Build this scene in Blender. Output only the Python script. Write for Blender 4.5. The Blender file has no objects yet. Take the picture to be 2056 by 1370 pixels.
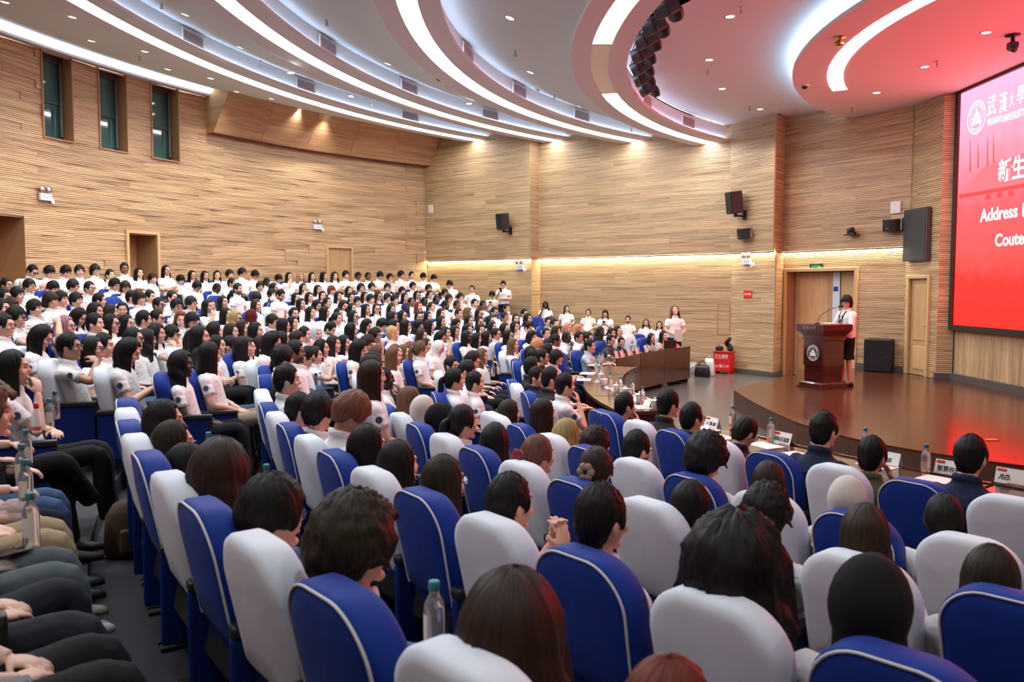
import bpy, bmesh, math, random
import numpy as np
from mathutils import Vector, Matrix, Euler, noise as mnoise
random.seed(7)
R_ = math.radians
SC = bpy.context.scene
COL = SC.collection
# ------------------------------------------------------------------ camera, world, exposure
F_PX, PITCH, CAM_Z = 1665.0, 0.0638, 2.219
cd = bpy.data.cameras.new('camera'); cam = bpy.data.objects.new('camera', cd); COL.objects.link(cam)
cd.sensor_width = 36.0; cd.lens = F_PX*36.0/2056.0; cd.clip_start = .05; cd.clip_end = 200
cam.location = (0, 0, CAM_Z); cam.rotation_euler = (math.pi/2-PITCH, 0, 0)
cd.dof.use_dof = True; cd.dof.focus_distance = 15.0; cd.dof.aperture_fstop = 4.5
SC.camera = cam
wd = bpy.data.worlds.new('night'); SC.world = wd; wd.use_nodes = True
wd.node_tree.nodes['Background'].inputs[0].default_value = (.35, .45, .6, 1)
wd.node_tree.nodes['Background'].inputs[1].default_value = .02
SC.view_settings.view_transform = 'Standard'; SC.view_settings.look = 'None'
SC.view_settings.gamma = 1.0; SC.view_settings.use_curve_mapping = False
SC.view_settings.exposure = 0.08
SC.cycles.max_bounces = 5; SC.cycles.diffuse_bounces = 3; SC.cycles.glossy_bounces = 2; SC.cycles.transmission_bounces = 5
SC.cycles.sample_clamp_indirect = 4.0; SC.cycles.caustics_reflective = False; SC.cycles.caustics_refractive = False
STRIP = 24.0
DOWN = 90.0
COVE_W = 85.0
COVE_B = 18.0
SCREEN = 3.8

# ------------------------------------------------------------------ geometry helpers
_c, _s = math.cos(PITCH), math.sin(PITCH)
def ray(px, py):
    u = (px-1028)/F_PX; v = (685-py)/F_PX
    return np.array([u, _c+v*_s, -_s+v*_c])
def at_z(px, py, z):
    d = ray(px, py); return np.array([0, 0, CAM_Z])+d*((z-CAM_Z)/d[2])
def at_y(px, py, y):
    d = ray(px, py); return np.array([0, 0, CAM_Z])+d*(y/d[1])
CEN = np.array([10.75, 11.47])
def on_circle(px, py, c, r, far=True):
    """where the sight line through a pixel meets a vertical cylinder"""
    d = ray(px, py); k = d[0]/d[1]
    a = 1+k*k; b = -2*(k*c[0]+c[1]); q = c[0]**2+c[1]**2-r*r
    disc = b*b-4*a*q
    if disc < 0: return None
    y = (-b+(math.sqrt(disc) if far else -math.sqrt(disc)))/2/a
    return at_y(px, py, y)
def on_line(px, py, p, q):
    """where the sight line meets the vertical plane through plan points p, q"""
    d = ray(px, py); n = np.array([q[1]-p[1], -(q[0]-p[0])])
    t = (n[0]*p[0]+n[1]*p[1])/(n[0]*d[0]+n[1]*d[1])
    return np.array([0, 0, CAM_Z])+d*t

class MB:
    def __init__(s): s.v = []; s.f = []; s.m = []; s.cur = 0
    def add(s, vs, fs):
        n = len(s.v); s.v += [tuple(map(float, p)) for p in vs]
        s.f += [tuple(i+n for i in f) for f in fs]; s.m += [s.cur]*len(fs); return s
    def box(s, c, d, M=None):
        x, y, z = (k/2 for k in d)
        vs = [Vector((sx*x, sy*y, sz*z)) for sx in (-1, 1) for sy in (-1, 1) for sz in (-1, 1)]
        if M is not None: vs = [M @ p for p in vs]
        vs = [p+Vector(c) for p in vs]
        return s.add(vs, [(0, 1, 3, 2), (4, 6, 7, 5), (0, 4, 5, 1), (2, 3, 7, 6), (0, 2, 6, 4), (1, 5, 7, 3)])
    def bbox(s, c, d, b=.01, M=None):
        """box with chamfered edges"""
        bm = bmesh.new(); bmesh.ops.create_cube(bm, size=1)
        for v in bm.verts: v.co = Vector((v.co.x*d[0], v.co.y*d[1], v.co.z*d[2]))
        bmesh.ops.bevel(bm, geom=bm.edges[:], offset=b, segments=2, profile=.5, affect='EDGES')
        bm.verts.index_update()
        vs = [(M @ v.co if M is not None else v.co)+Vector(c) for v in bm.verts]
        fs = [tuple(v.index for v in f.verts) for f in bm.faces]; bm.free()
        return s.add(vs, fs)
    def prism(s, poly, z0, z1, M=None):
        n = len(poly)
        vs = [Vector((p[0], p[1], z0)) for p in poly]+[Vector((p[0], p[1], z1)) for p in poly]
        if M is not None: vs = [M @ p for p in vs]
        return s.add(vs, [tuple(range(n-1, -1, -1)), tuple(range(n, 2*n))]+[(i, (i+1) % n, n+(i+1) % n, n+i) for i in range(n)])
    def lathe(s, prof, seg=16, M=None, caps=True):
        n = len(prof); vs = []
        for r, z in prof:
            for k in range(seg):
                a = 2*math.pi*k/seg; vs.append(Vector((r*math.cos(a), r*math.sin(a), z)))
        if M is not None: vs = [M @ p for p in vs]
        fs = [(i*seg+k, i*seg+(k+1) % seg, (i+1)*seg+(k+1) % seg, (i+1)*seg+k) for i in range(n-1) for k in range(seg)]
        if caps: fs += [tuple(range(seg-1, -1, -1)), tuple(range((n-1)*seg, n*seg))]
        return s.add(vs, fs)
    def rings(s, rings, caps=True, close=True):
        k = len(rings[0]); vs = [p for r in rings for p in r]
        m = k if close else k-1
        fs = [(i*k+j, i*k+(j+1) % k, (i+1)*k+(j+1) % k, (i+1)*k+j) for i in range(len(rings)-1) for j in range(m)]
        if caps: fs += [tuple(range(k-1, -1, -1)), tuple(range((len(rings)-1)*k, len(rings)*k))]
        return s.add(vs, fs)
    def tube(s, pts, rad, seg=8, caps=True, flat=None):
        pts = [Vector(p) for p in pts]; n = len(pts)
        rad = [rad]*n if not hasattr(rad, '__len__') else rad
        up = None; R = []
        for i, p in enumerate(pts):
            t = (pts[min(i+1, n-1)]-pts[max(i-1, 0)]).normalized()
            if up is None:
                up = t.orthogonal().normalized() if flat is None else (Vector(flat)-t*t.dot(Vector(flat))).normalized()
            else:
                up = (up-t*up.dot(t)); up = up.normalized() if up.length > 1e-6 else t.orthogonal().normalized()
            w = t.cross(up)
            r = rad[i]; ru, rw = (r if hasattr(r, '__len__') else (r, r))
            R.append([p+up*(ru*math.cos(a))+w*(rw*math.sin(a)) for a in (2*math.pi*k/seg for k in range(seg))])
        return s.rings(R, caps)
    def ball(s, c, r, nu=12, nv=8, M=None):
        r = (r, r, r) if not hasattr(r, '__len__') else r
        vs = [Vector((0, 0, -r[2]))]; fs = []
        for i in range(1, nv):
            e = -math.pi/2+math.pi*i/nv
            for k in range(nu):
                a = 2*math.pi*k/nu; vs.append(Vector((r[0]*math.cos(e)*math.cos(a), r[1]*math.cos(e)*math.sin(a), r[2]*math.sin(e))))
        vs.append(Vector((0, 0, r[2])))
        if M is not None: vs = [M @ p for p in vs]
        vs = [p+Vector(c) for p in vs]
        for k in range(nu):
            fs.append((0, 1+(k+1) % nu, 1+k)); fs.append((len(vs)-1, 1+(nv-2)*nu+k, 1+(nv-2)*nu+(k+1) % nu))
        for i in range(nv-2):
            for k in range(nu):
                a = 1+i*nu+k; b = 1+i*nu+(k+1) % nu; fs.append((a, b, b+nu, a+nu))
        return s.add(vs, fs)
    def mesh(s, name, mats, smooth=False):
        me = bpy.data.meshes.new(name); me.from_pydata(s.v, [], s.f)
        for m in (mats if isinstance(mats, (list, tuple)) else [mats]): me.materials.append(m)
        if any(s.m): me.polygons.foreach_set('material_index', s.m)
        if smooth: me.polygons.foreach_set('use_smooth', [True]*len(me.polygons))
        me.update(); return me
    def build(s, name, mats, parent=None, smooth=False, sharp=None):
        me = s.mesh(name, mats, smooth)
        if sharp: me.set_sharp_from_angle(angle=R_(sharp)) if hasattr(me, 'set_sharp_from_angle') else None
        return link(name, me, parent)
def link(name, me, parent=None, loc=None, rot=None, color=None, scale=None):
    o = bpy.data.objects.new(name, me); COL.objects.link(o)
    if parent is not None: o.parent = parent
    if loc is not None: o.location = loc
    if rot is not None: o.rotation_euler = rot
    if scale is not None: o.scale = scale
    if color is not None: o.color = (*color[:3], 1)
    return o
def tag(o, label, cat, group=None, kind=None):
    o['label'] = label
    if cat: o['category'] = cat
    if group: o['group'] = group
    if kind: o['kind'] = kind
    return o
def struct(o, label=None):
    o['kind'] = 'structure'
    if label: o['label'] = label
    return o
def empty(name, loc=(0, 0, 0), rz=0):
    o = bpy.data.objects.new(name, None); COL.objects.link(o); o.location = loc; o.rotation_euler = (0, 0, rz)
    o.empty_display_size = .1; return o
def rect(x0, x1, y0, y1): return [(x0, y0), (x1, y0), (x1, y1), (x0, y1)]

# ------------------------------------------------------------------ materials
def newmat(name):
    m = bpy.data.materials.new(name); m.use_nodes = True
    nt = m.node_tree; return m, nt, nt.nodes['Principled BSDF']
def mat(name, col, rough=.6, metal=0, spec=.5, emit=None, es=0, bump=0, bscale=60, var=0, trans=0, sheen=0, coat=0):
    m, nt, p = newmat(name)
    p.inputs['Base Color'].default_value = (*col, 1); p.inputs['Roughness'].default_value = rough
    p.inputs['Metallic'].default_value = metal; p.inputs['Specular IOR Level'].default_value = spec
    if trans: p.inputs['Transmission Weight'].default_value = trans
    if sheen: p.inputs['Sheen Weight'].default_value = sheen
    if coat: p.inputs['Coat Weight'].default_value = coat; p.inputs['Coat Roughness'].default_value = .08
    if emit: p.inputs['Emission Color'].default_value = (*emit, 1); p.inputs['Emission Strength'].default_value = es
    if bump or var:
        tc = nt.nodes.new('ShaderNodeTexCoord'); nz = nt.nodes.new('ShaderNodeTexNoise'); nz.inputs['Scale'].default_value = bscale
        nz.inputs['Detail'].default_value = 4
        nt.links.new(tc.outputs['Object'], nz.inputs['Vector'])
        if bump:
            b = nt.nodes.new('ShaderNodeBump'); b.inputs['Strength'].default_value = bump; b.inputs['Distance'].default_value = .01
            nt.links.new(nz.outputs['Fac'], b.inputs['Height']); nt.links.new(b.outputs['Normal'], p.inputs['Normal'])
        if var:
            mx = nt.nodes.new('ShaderNodeMix'); mx.data_type = 'RGBA'
            mx.inputs[6].default_value = (*[k*(1-var) for k in col], 1); mx.inputs[7].default_value = (*[min(1, k*(1+var)) for k in col], 1)
            nt.links.new(nz.outputs['Fac'], mx.inputs[0]); nt.links.new(mx.outputs[2], p.inputs['Base Color'])
    return m
def objcol(name, rough=.7, bump=0, bscale=40, spec=.4, sheen=0):
    """base colour is the object's own colour"""
    m, nt, p = newmat(name)
    oi = nt.nodes.new('ShaderNodeObjectInfo'); nt.links.new(oi.outputs['Color'], p.inputs['Base Color'])
    p.inputs['Roughness'].default_value = rough; p.inputs['Specular IOR Level'].default_value = spec
    if sheen: p.inputs['Sheen Weight'].default_value = sheen
    if bump:
        tc = nt.nodes.new('ShaderNodeTexCoord'); nz = nt.nodes.new('ShaderNodeTexNoise'); nz.inputs['Scale'].default_value = bscale
        nt.links.new(tc.outputs['Object'], nz.inputs['Vector']); b = nt.nodes.new('ShaderNodeBump'); b.inputs['Strength'].default_value = bump
        b.inputs['Distance'].default_value = .02
        nt.links.new(nz.outputs['Fac'], b.inputs['Height']); nt.links.new(b.outputs['Normal'], p.inputs['Normal'])
    return m
def emis(name, col, st):
    m = bpy.data.materials.new(name); m.use_nodes = True; nt = m.node_tree; nt.nodes.clear()
    e = nt.nodes.new('ShaderNodeEmission'); e.inputs[0].default_value = (*col, 1); e.inputs[1].default_value = st
    o = nt.nodes.new('ShaderNodeOutputMaterial'); nt.links.new(e.outputs[0], o.inputs[0]); return m
def woodmat(name, c0, c1, c2, sx=.7, sz=26., rough=.42, axis='X', coat=0, rnd=.25):
    """grain runs along local X (or Z); every object takes its own stretch of the grain"""
    m, nt, p = newmat(name); L = nt.links.new
    tc = nt.nodes.new('ShaderNodeTexCoord'); oi = nt.nodes.new('ShaderNodeObjectInfo')
    mp = nt.nodes.new('ShaderNodeMapping'); mp.inputs['Scale'].default_value = (sx, sz, sz) if axis == 'X' else ((sz, sz, sx) if axis == 'Z' else (sz, sx, sz))
    ad = nt.nodes.new('ShaderNodeVectorMath'); ad.operation = 'MULTIPLY_ADD'
    cb = nt.nodes.new('ShaderNodeCombineXYZ')
    for i in range(3): L(oi.outputs['Random'], cb.inputs[i])
    L(cb.outputs[0], ad.inputs[0]); ad.inputs[1].default_value = (37, 53, 71); L(tc.outputs['Object'], mp.inputs['Vector']); L(mp.outputs[0], ad.inputs[2])
    nz = nt.nodes.new('ShaderNodeTexNoise'); nz.inputs['Scale'].default_value = 1; nz.inputs['Detail'].default_value = 5; nz.inputs['Roughness'].default_value = .62; nz.inputs['Distortion'].default_value = .6
    L(ad.outputs[0], nz.inputs['Vector'])
    cr = nt.nodes.new('ShaderNodeValToRGB'); e = cr.color_ramp.elements
    e[0].position = .32; e[0].color = (*c0, 1); e[1].position = .68; e[1].color = (*c2, 1); k = e.new(.5); k.color = (*c1, 1)
    L(nz.outputs['Fac'], cr.inputs[0])
    hs = nt.nodes.new('ShaderNodeHueSaturation'); mr = nt.nodes.new('ShaderNodeMapRange')
    mr.inputs['To Min'].default_value = 1-rnd*.5; mr.inputs['To Max'].default_value = 1+rnd*.5
    L(oi.outputs['Random'], mr.inputs['Value']); L(mr.outputs[0], hs.inputs['Value']); L(cr.outputs[0], hs.inputs['Color']); L(hs.outputs[0], p.inputs['Base Color'])
    p.inputs['Roughness'].default_value = rough
    if coat: p.inputs['Coat Weight'].default_value = coat; p.inputs['Coat Roughness'].default_value = .1
    return m
M = {}
M['wall'] = woodmat('oak_slat_wall', (.32, .205, .105), (.60, .425, .245), (.77, .585, .37))
M['wall_v'] = woodmat('oak_slat_wall_upright', (.32, .205, .105), (.60, .425, .245), (.77, .585, .37))
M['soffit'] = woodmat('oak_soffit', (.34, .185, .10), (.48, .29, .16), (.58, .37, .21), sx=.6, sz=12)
M['door'] = woodmat('oak_door', (.50, .31, .15), (.56, .36, .18), (.62, .41, .21), sx=.8, sz=9, axis='Z')
M['frame'] = mat('door_frame', (.62, .43, .22), .4)
M['edge'] = mat('wood_edge', (.42, .23, .11), .5)
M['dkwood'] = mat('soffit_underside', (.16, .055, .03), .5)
M['stagewood'] = woodmat('stage_planks', (.055, .017, .009), (.075, .025, .013), (.100, .036, .019), sx=.35, sz=7, rough=.2, coat=0, rnd=.12)
M['stagewood'].node_tree.nodes['Principled BSDF'].inputs['Specular IOR Level'].default_value = .3
M['mahog'] = woodmat('mahogany', (.036, .006, .005), (.056, .010, .007), (.078, .015, .010), sx=.6, sz=9, rough=.16, coat=.8, rnd=0)
M['table'] = woodmat('table_top', (.060, .029, .016), (.085, .042, .024), (.11, .056, .032), sx=.6, sz=9, rough=.14, coat=0, rnd=0)
M['floor'] = mat('grey_tile', (.115, .114, .112), .22, spec=.5, var=.12, bscale=1.3)
M['tier'] = mat('dark_tier_carpet', (.035, .036, .042), .85, bump=.3, bscale=200)
M['base'] = mat('grey_skirting', (.09, .085, .085), .35)
M['ceil'] = mat('ceiling_paint', (.70, .74, .745), .8)
M['band'] = mat('ceiling_band', (.72, .72, .73), .75)
M['strip'] = emis('linear_lamp', (.93, .97, 1.0), STRIP)
M['coveb'] = emis('cool_cove_lamp', (.60, .74, 1.0), COVE_B)
M['covet'] = emis('wall_top_cove_lamp', (.70, .82, 1.0), COVE_B*3)
M['covew'] = emis('warm_cove_lamp', (1.0, .84, .55), COVE_W)
M['lens'] = emis('downlight_lens', (1.0, .97, .95), 12)
M['white'] = mat('white_enamel', (.80, .81, .82), .4)
M['black'] = mat('black_plastic', (.012, .012, .013), .45)
M['blackcloth'] = mat('speaker_cloth', (.008, .008, .009), .9)
M['chrome'] = mat('chrome', (.7, .7, .72), .18, metal=1)
M['steel'] = mat('brushed_steel', (.45, .45, .46), .3, metal=1)
M['darkgap'] = mat('vent_shadow', (.03, .03, .035), .9)
M['glassn'] = mat('window_glass_night_light', (.035, .12, .125), .06, spec=.9)  # teal light of the night outdoors put into the pane colour
M['winframe'] = mat('window_frame', (.06, .06, .06), .5)
M['pale'] = mat('pale_box', (.72, .78, .9), .4)
M['red'] = mat('red_enamel', (.62, .015, .015), .4)
M['whitetxt'] = mat('white_print', (.85, .85, .85), .5)
M['blacktxt'] = mat('black_print', (.012, .012, .014), .6)
M['greensign'] = emis('green_sign', (.08, .9, .25), 1.2)
M['grey'] = mat('grey_panel', (.055, .058, .06), .6)
M['brass'] = mat('brass', (.45, .28, .08), .3, metal=1)
# ------------------------------------------------------------------ plan of the hall
DW = np.array([-.775, .632]); NW = np.array([-.632, -.775])       # along the side wall, and off it into the room
P2 = np.array([5.74, 21.76])                                       # foot of the second pilaster
PS = P2+DW*6.27                                                    # where the side wall steps forward
C1 = PS+NW*.453
R_BACK = 21.55
def line_circle(p, d, c, r):
    q = p-c; b = q@d; s = math.sqrt(b*b-(q@q-r*r)); return p+d*(-b+s)
KC = line_circle(C1, DW, CEN, R_BACK)
P3 = np.array([6.49, 20.47]); P4 = np.array([6.86, 21.02]); P5 = np.array([8.65, 18.30]); P6 = np.array([8.72, 17.0]); P7 = np.array([9.0, 16.88])
X_SCR = 9.0; AX = CEN[1]; STAGE_Z = .35; CEIL = 6.45; COVE_Z = 3.12
mir = lambda p: np.array([p[0], 2*AX-p[1]])
def pol(th, r, c=CEN): return np.array([c[0]+r*math.cos(th), c[1]+r*math.sin(th)])
def ang(p, c=CEN): return math.atan2(p[1]-c[1], p[0]-c[0])
def end_angles(c, r):
    """the arc of circle (c, r) between the two side walls"""
    c = np.array(c); out = []
    for mirror in (0, 1):
        best = None
        for p0, p1 in ((KC, C1), (PS, P2), (P2, P2+(P2-PS)*.6)):
            if mirror: p0, p1 = mir(p0), mir(p1)
            d = p1-p0; L = np.hypot(*d); d = d/L; q = p0-c; b = q@d; k = b*b-(q@q-r*r)
            if k < 0: continue
            for s in (-b-math.sqrt(k), -b+math.sqrt(k)):
                if -.02 <= s <= L+.02:
                    a = math.atan2(*(p0+d*s-c)[::-1]) % (2*math.pi)
                    if math.pi/3 < a < 5*math.pi/3: best = a if best is None else (max(best, a) if not mirror else min(best, a))
        out.append(best)
    a0 = out[0] if out[0] is not None else math.pi*.62
    a1 = out[1] if out[1] is not None else 2*math.pi-a0
    return a0, a1

# ---- walls of slatted boards: every board is a piece of its own
BH, NSL = .16, 4
def board_mesh(L, mname, upright=False):
    mb = MB(); prof = []; p = BH/NSL
    for i in range(NSL):
        z0, z1 = i*p+.005, (i+1)*p-.005
        prof += [(.016, z0), (0, z0+.002), (0, z1-.002), (.016, z1)]
    prof = [(.016, 0)]+prof+[(.016, BH)]
    prof = [(-y, z) for y, z in prof]
    a = [(-L/2, y, z) for y, z in prof]; b = [(L/2, y, z) for y, z in prof]; n = len(prof)
    mb.add(a+b, [(i, n+i, n+i+1, i+1) for i in range(n-1)])
    mb.box((0, -.023, BH/2), (L, .01, BH-.002))
    return mb.mesh('board', M[mname])
BM = {}
def board(L, mname='wall'):
    k = (round(L, 2), mname)
    if k not in BM: BM[k] = board_mesh(k[0], mname)
    return BM[k]
def cut(s0, s1, holes):
    out = [(s0, s1)]
    for h0, h1 in holes:
        nxt = []
        for a, b in out:
            if h1 <= a or h0 >= b: nxt.append((a, b)); continue
            if h0 > a: nxt.append((a, h0))
            if h1 < b: nxt.append((h1, b))
        out = nxt
    return [(a, b) for a, b in out if b-a > .02]
def lay_boards(parent, place, S, z0, z1, holes=(), L=2.0, mname='wall', keep=lambda s, z: True):
    """courses of boards over run length S; place(s) -> (x, y, rotation); holes: (s0, s1, z0, z1)"""
    n = max(1, int(round((z1-z0)/BH))); rnd = random.Random(int(S*1000)+int(z0*100)); rest = []; cnt = 0
    for i in range(n):
        z = z0+i*(z1-z0)/n; off = rnd.choice((0, .33, .66, .17, .5, .83))*L
        hs = [(a, b) for a, b, c, d in holes if z+BH*.5 > c and z+BH*.5 < d]
        for a, b in cut(0, S, hs):
            s = a
            while s < b-.01:
                e = min(b, (math.floor((s-off)/L+1e-6)+1)*L+off)
                if b-e < .12: e = b
                Lb = max(.04, round((e-s)/.04)*.04); mid = (s+e)/2
                x, y, r = place(mid)
                if keep(mid, z):
                    o = link('board', board(Lb, mname), parent, (x, y, z), (0, 0, r), scale=((e-s)/Lb, 1, (z1-z0)/n/BH))
                    cnt += 1
                s = e
    return cnt
def straight(p, q):
    """run from p to q; local +Y of a board points to the left of that run"""
    p, q = np.array(p), np.array(q); d = (q-p)/np.hypot(*(q-p)); r = math.atan2(d[1], d[0])
    return (lambda s: (p[0]+d[0]*s, p[1]+d[1]*s, r)), float(np.hypot(*(q-p)))
# the boards face local +Y: the room lies to the left of every run
wall_back = struct(empty('wall_back'), 'curved back wall clad in oak slat boards')
TH0 = ang(KC)                                   # far corner
def s_back(th): return (th-TH0)*R_BACK          # run along the back wall, from the far corner
def pl_back(s):
    th = TH0+s/R_BACK; p = pol(th, R_BACK); return (p[0], p[1], th+math.pi/2)
def th_px(px, py=400): return ang(on_circle(px, py, CEN, R_BACK)[:2])
WIN = []
for xl, xr in ((93, 150), (205, 258), (309, 361)):
    a, b = s_back(th_px(xr)), s_back(th_px(xl)); WIN.append((a, b))
DOORB = [(s_back(th_px(312)), s_back(th_px(255)), 1.0, 3.53), (s_back(th_px(703)), s_back(th_px(657)), 1.0, 3.45), (s_back(th_px(47)), s_back(th_px(47))+1.4, 1.0, 3.69)]
S_SOF = s_back(th_px(417))                       # the soffit runs from the corner to here
S_BACK = s_back(math.radians(170))
WZ0, WZ1 = 5.42, 7.24
holes = [(a, b, WZ0, WZ1) for a, b in WIN]+DOORB
NB1 = lay_boards(wall_back, pl_back, S_BACK, 1.9, 7.50, holes, 2.5)
mb = MB()                                        # plain backing for the stretch outside the picture and behind the seats
N = 60; prev = None
def arc_wall(th0, th1, r, z0, z1, n=40):
    vs = []; fs = []
    for i in range(n+1):
        p = pol(th0+(th1-th0)*i/n, r); vs += [(p[0], p[1], z0), (p[0], p[1], z1)]
    fs = [(2*i, 2*i+1, 2*i+3, 2*i+2) for i in range(n)]
    return vs, fs
mb.add(*arc_wall(R_(170), ang(mir(KC)) % (2*math.pi), R_BACK, .2, 7.4)); mb.add(*arc_wall(TH0, R_(170), R_BACK, .2, 1.92))
mb.build('panel', M['edge'], wall_back)
# recessed windows
for i, (a, b) in enumerate(WIN):
    w = struct(empty('window_%d' % (i+1)), 'tall narrow window deep in the oak wall'); D = .30
    def P(s, d): th = TH0+s/R_BACK; return pol(th, R_BACK+d)
    def quad(mb, s0, d0, s1, d1, z0, z1):
        p, q = P(s0, d0), P(s1, d1); mb.add([(*p, z0), (*q, z0), (*q, z1), (*p, z1)], [(0, 1, 2, 3)])
    mb = MB(); quad(mb, a, 0, a, D, WZ0, WZ1); quad(mb, b, D, b, 0, WZ0, WZ1)
    for z in (WZ0, WZ1):
        mb.add([(*P(a, 0), z), (*P(b, 0), z), (*P(b, D), z), (*P(a, D), z)], [(0, 1, 2, 3)])
    mb.build('reveal', M['edge'], w)
    mb = MB(); quad(mb, a, D-.02, b, D-.02, WZ0+.05, WZ1-.05); mb.build('pane', M['glassn'], w)
    mb = MB()
    for s0, s1, z0, z1 in ((a, a+.05, WZ0, WZ1), (b-.05, b, WZ0, WZ1), (a, b, WZ0, WZ0+.05), (a, b, WZ1-.16, WZ1), (a, b, WZ0+.78, WZ0+.83)):
        p, q = P((s0+s1)/2, D-.04), None; r = TH0+(s0+s1)/2/R_BACK+math.pi/2
        mb.box((p[0], p[1], (z0+z1)/2), (s1-s0, .05, z1-z0), Matrix.Rotation(r, 3, 'Z'))
    mb.build('window_frame', M['winframe'], w)
    mb = MB(); p = P(a+.09, D-.1); mb.box((p[0], p[1], (WZ0+WZ1)/2), (.04, .03, WZ1-WZ0-.2), Matrix.Rotation(TH0+a/R_BACK+math.pi/2, 3, 'Z'))
    mb.build('blind_rail', M['steel'], w)
    mb = MB()
    for s0, s1, z0, z1 in ((a-.03, a, WZ0-.03, WZ1), (b, b+.03, WZ0-.03, WZ1), (a, b, WZ0-.03, WZ0)):
        p = P((s0+s1)/2, -.01); r = TH0+(s0+s1)/2/R_BACK+math.pi/2
        mb.box((p[0], p[1], (z0+z1)/2), (s1-s0, .04, z1-z0), Matrix.Rotation(r, 3, 'Z'))
    mb.build('casing', M['edge'], w)
# doors and recesses in the back wall
for i, (a, b, z0, z1) in enumerate(DOORB):
    w = struct(empty('door_%d' % (i+1)), ['recessed doorway in the back wall', 'closed flush oak door in the back wall', 'wide dark recess at the end of the back wall'][i])
    D = (.7, .03, .8)[i]
    def P(s, d): return pol(TH0+s/R_BACK, R_BACK+d)
    mb = MB()
    for s in (a, b):
        p, q = P(s, 0), P(s, D); mb.add([(*p, z0), (*q, z0), (*q, z1), (*p, z1)], [(0, 1, 2, 3)])
    mb.add([(*P(a, 0), z1), (*P(b, 0), z1), (*P(b, D), z1), (*P(a, D), z1)], [(0, 1, 2, 3)]); mb.build('reveal', M['edge'], w)
    mb = MB(); p, q = P(a, D), P(b, D); mb.add([(*p, z0), (*q, z0), (*q, z1), (*p, z1)], [(0, 1, 2, 3)]); mb.build('door_leaf', M['door'], w)
    mb = MB()
    for s0, s1, c0, c1 in ((a-.07, a, z0, z1+.07), (b, b+.07, z0, z1+.07), (a, b, z1, z1+.07)):
        p = P((s0+s1)/2, -.015); mb.box((p[0], p[1], (c0+c1)/2), (s1-s0, .05, c1-c0), Matrix.Rotation(TH0+(s0+s1)/2/R_BACK+math.pi/2, 3, 'Z'))
    if i < 2: mb.build('door_frame', M['frame'], w)
# sloping soffit along the top of the back wall
sof = struct(empty('trim_1'), 'sloping oak soffit under the ceiling along the back wall')
ns = 5; SB = [S_SOF*k/ns for k in range(ns+1)]
def P(s, d): return pol(TH0+s/R_BACK, R_BACK-d)
def local_panel(vs, fs, th, name):
    c = np.mean(np.array(vs), 0); r = th+math.pi/2; k, s = math.cos(r), math.sin(r)
    L = [((v[0]-c[0])*k+(v[1]-c[1])*s, -(v[0]-c[0])*s+(v[1]-c[1])*k, v[2]-c[2]) for v in vs]
    q = MB(); q.add(L, fs); o = q.build(name, M['soffit'], sof); o.location = c; o.rotation_euler = (0, 0, r); return o
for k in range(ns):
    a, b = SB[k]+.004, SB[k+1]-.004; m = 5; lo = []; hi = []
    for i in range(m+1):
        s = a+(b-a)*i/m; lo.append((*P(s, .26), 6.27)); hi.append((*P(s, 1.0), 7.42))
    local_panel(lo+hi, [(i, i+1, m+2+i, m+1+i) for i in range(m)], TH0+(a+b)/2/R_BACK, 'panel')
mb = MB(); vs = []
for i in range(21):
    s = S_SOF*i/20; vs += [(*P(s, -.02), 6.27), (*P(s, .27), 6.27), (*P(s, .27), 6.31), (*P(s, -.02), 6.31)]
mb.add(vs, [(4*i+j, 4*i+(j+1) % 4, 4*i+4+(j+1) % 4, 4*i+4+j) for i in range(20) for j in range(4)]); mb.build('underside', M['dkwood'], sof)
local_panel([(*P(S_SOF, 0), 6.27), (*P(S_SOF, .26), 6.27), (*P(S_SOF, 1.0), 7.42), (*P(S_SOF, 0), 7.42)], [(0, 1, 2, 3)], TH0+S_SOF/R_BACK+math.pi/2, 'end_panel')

# side wall: upper cladding stands proud of the lower; the warm cove glows under its edge
TOPW = 7.2
PRO = .10
wall_side = struct(empty('wall_left'), 'side wall clad in oak slat boards, lit by a warm cove')
NBW = {}
def run(parent, p, q, zA, zB, up=0.0, holes=(), L=2.7, mname='wall'):
    p, q = np.array(p), np.array(q); d = (q-p)/np.hypot(*(q-p)); n = np.array([-d[1], d[0]])
    pl, S = straight(p+n*up, q+n*up); k = lay_boards(parent, pl, S, zA, zB, holes, L, mname); NBW[parent.name] = NBW.get(parent.name, 0)+k; return k
# room lies left of each run when going from the stage side to the corner
def ztop(p): return CEIL+.02
seg_side = [(C1, KC, 7.2), (PS, C1, 6.95), (P2, PS, 6.8)]
for p, q, zt in seg_side:
    run(wall_side, p, q, 0.04 if p is P2 else .4, COVE_Z-.02); run(wall_side, p, q if p is not PS else q+NW*PRO, COVE_Z, zt, up=PRO if p is not PS else 0)
wall_stage = struct(empty('wall_front'), 'oak slat wall beside the stage with pilaster')
DS0, DS1 = .10, 1.0
DL = np.hypot(*(P5-P4))
# door in the stage wall, seen between these pixels
d0 = np.hypot(*(on_line(1562, 700, P4, P5)[:2]-P4)); d1 = np.hypot(*(on_line(1713, 700, P4, P5)[:2]-P4))
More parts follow.
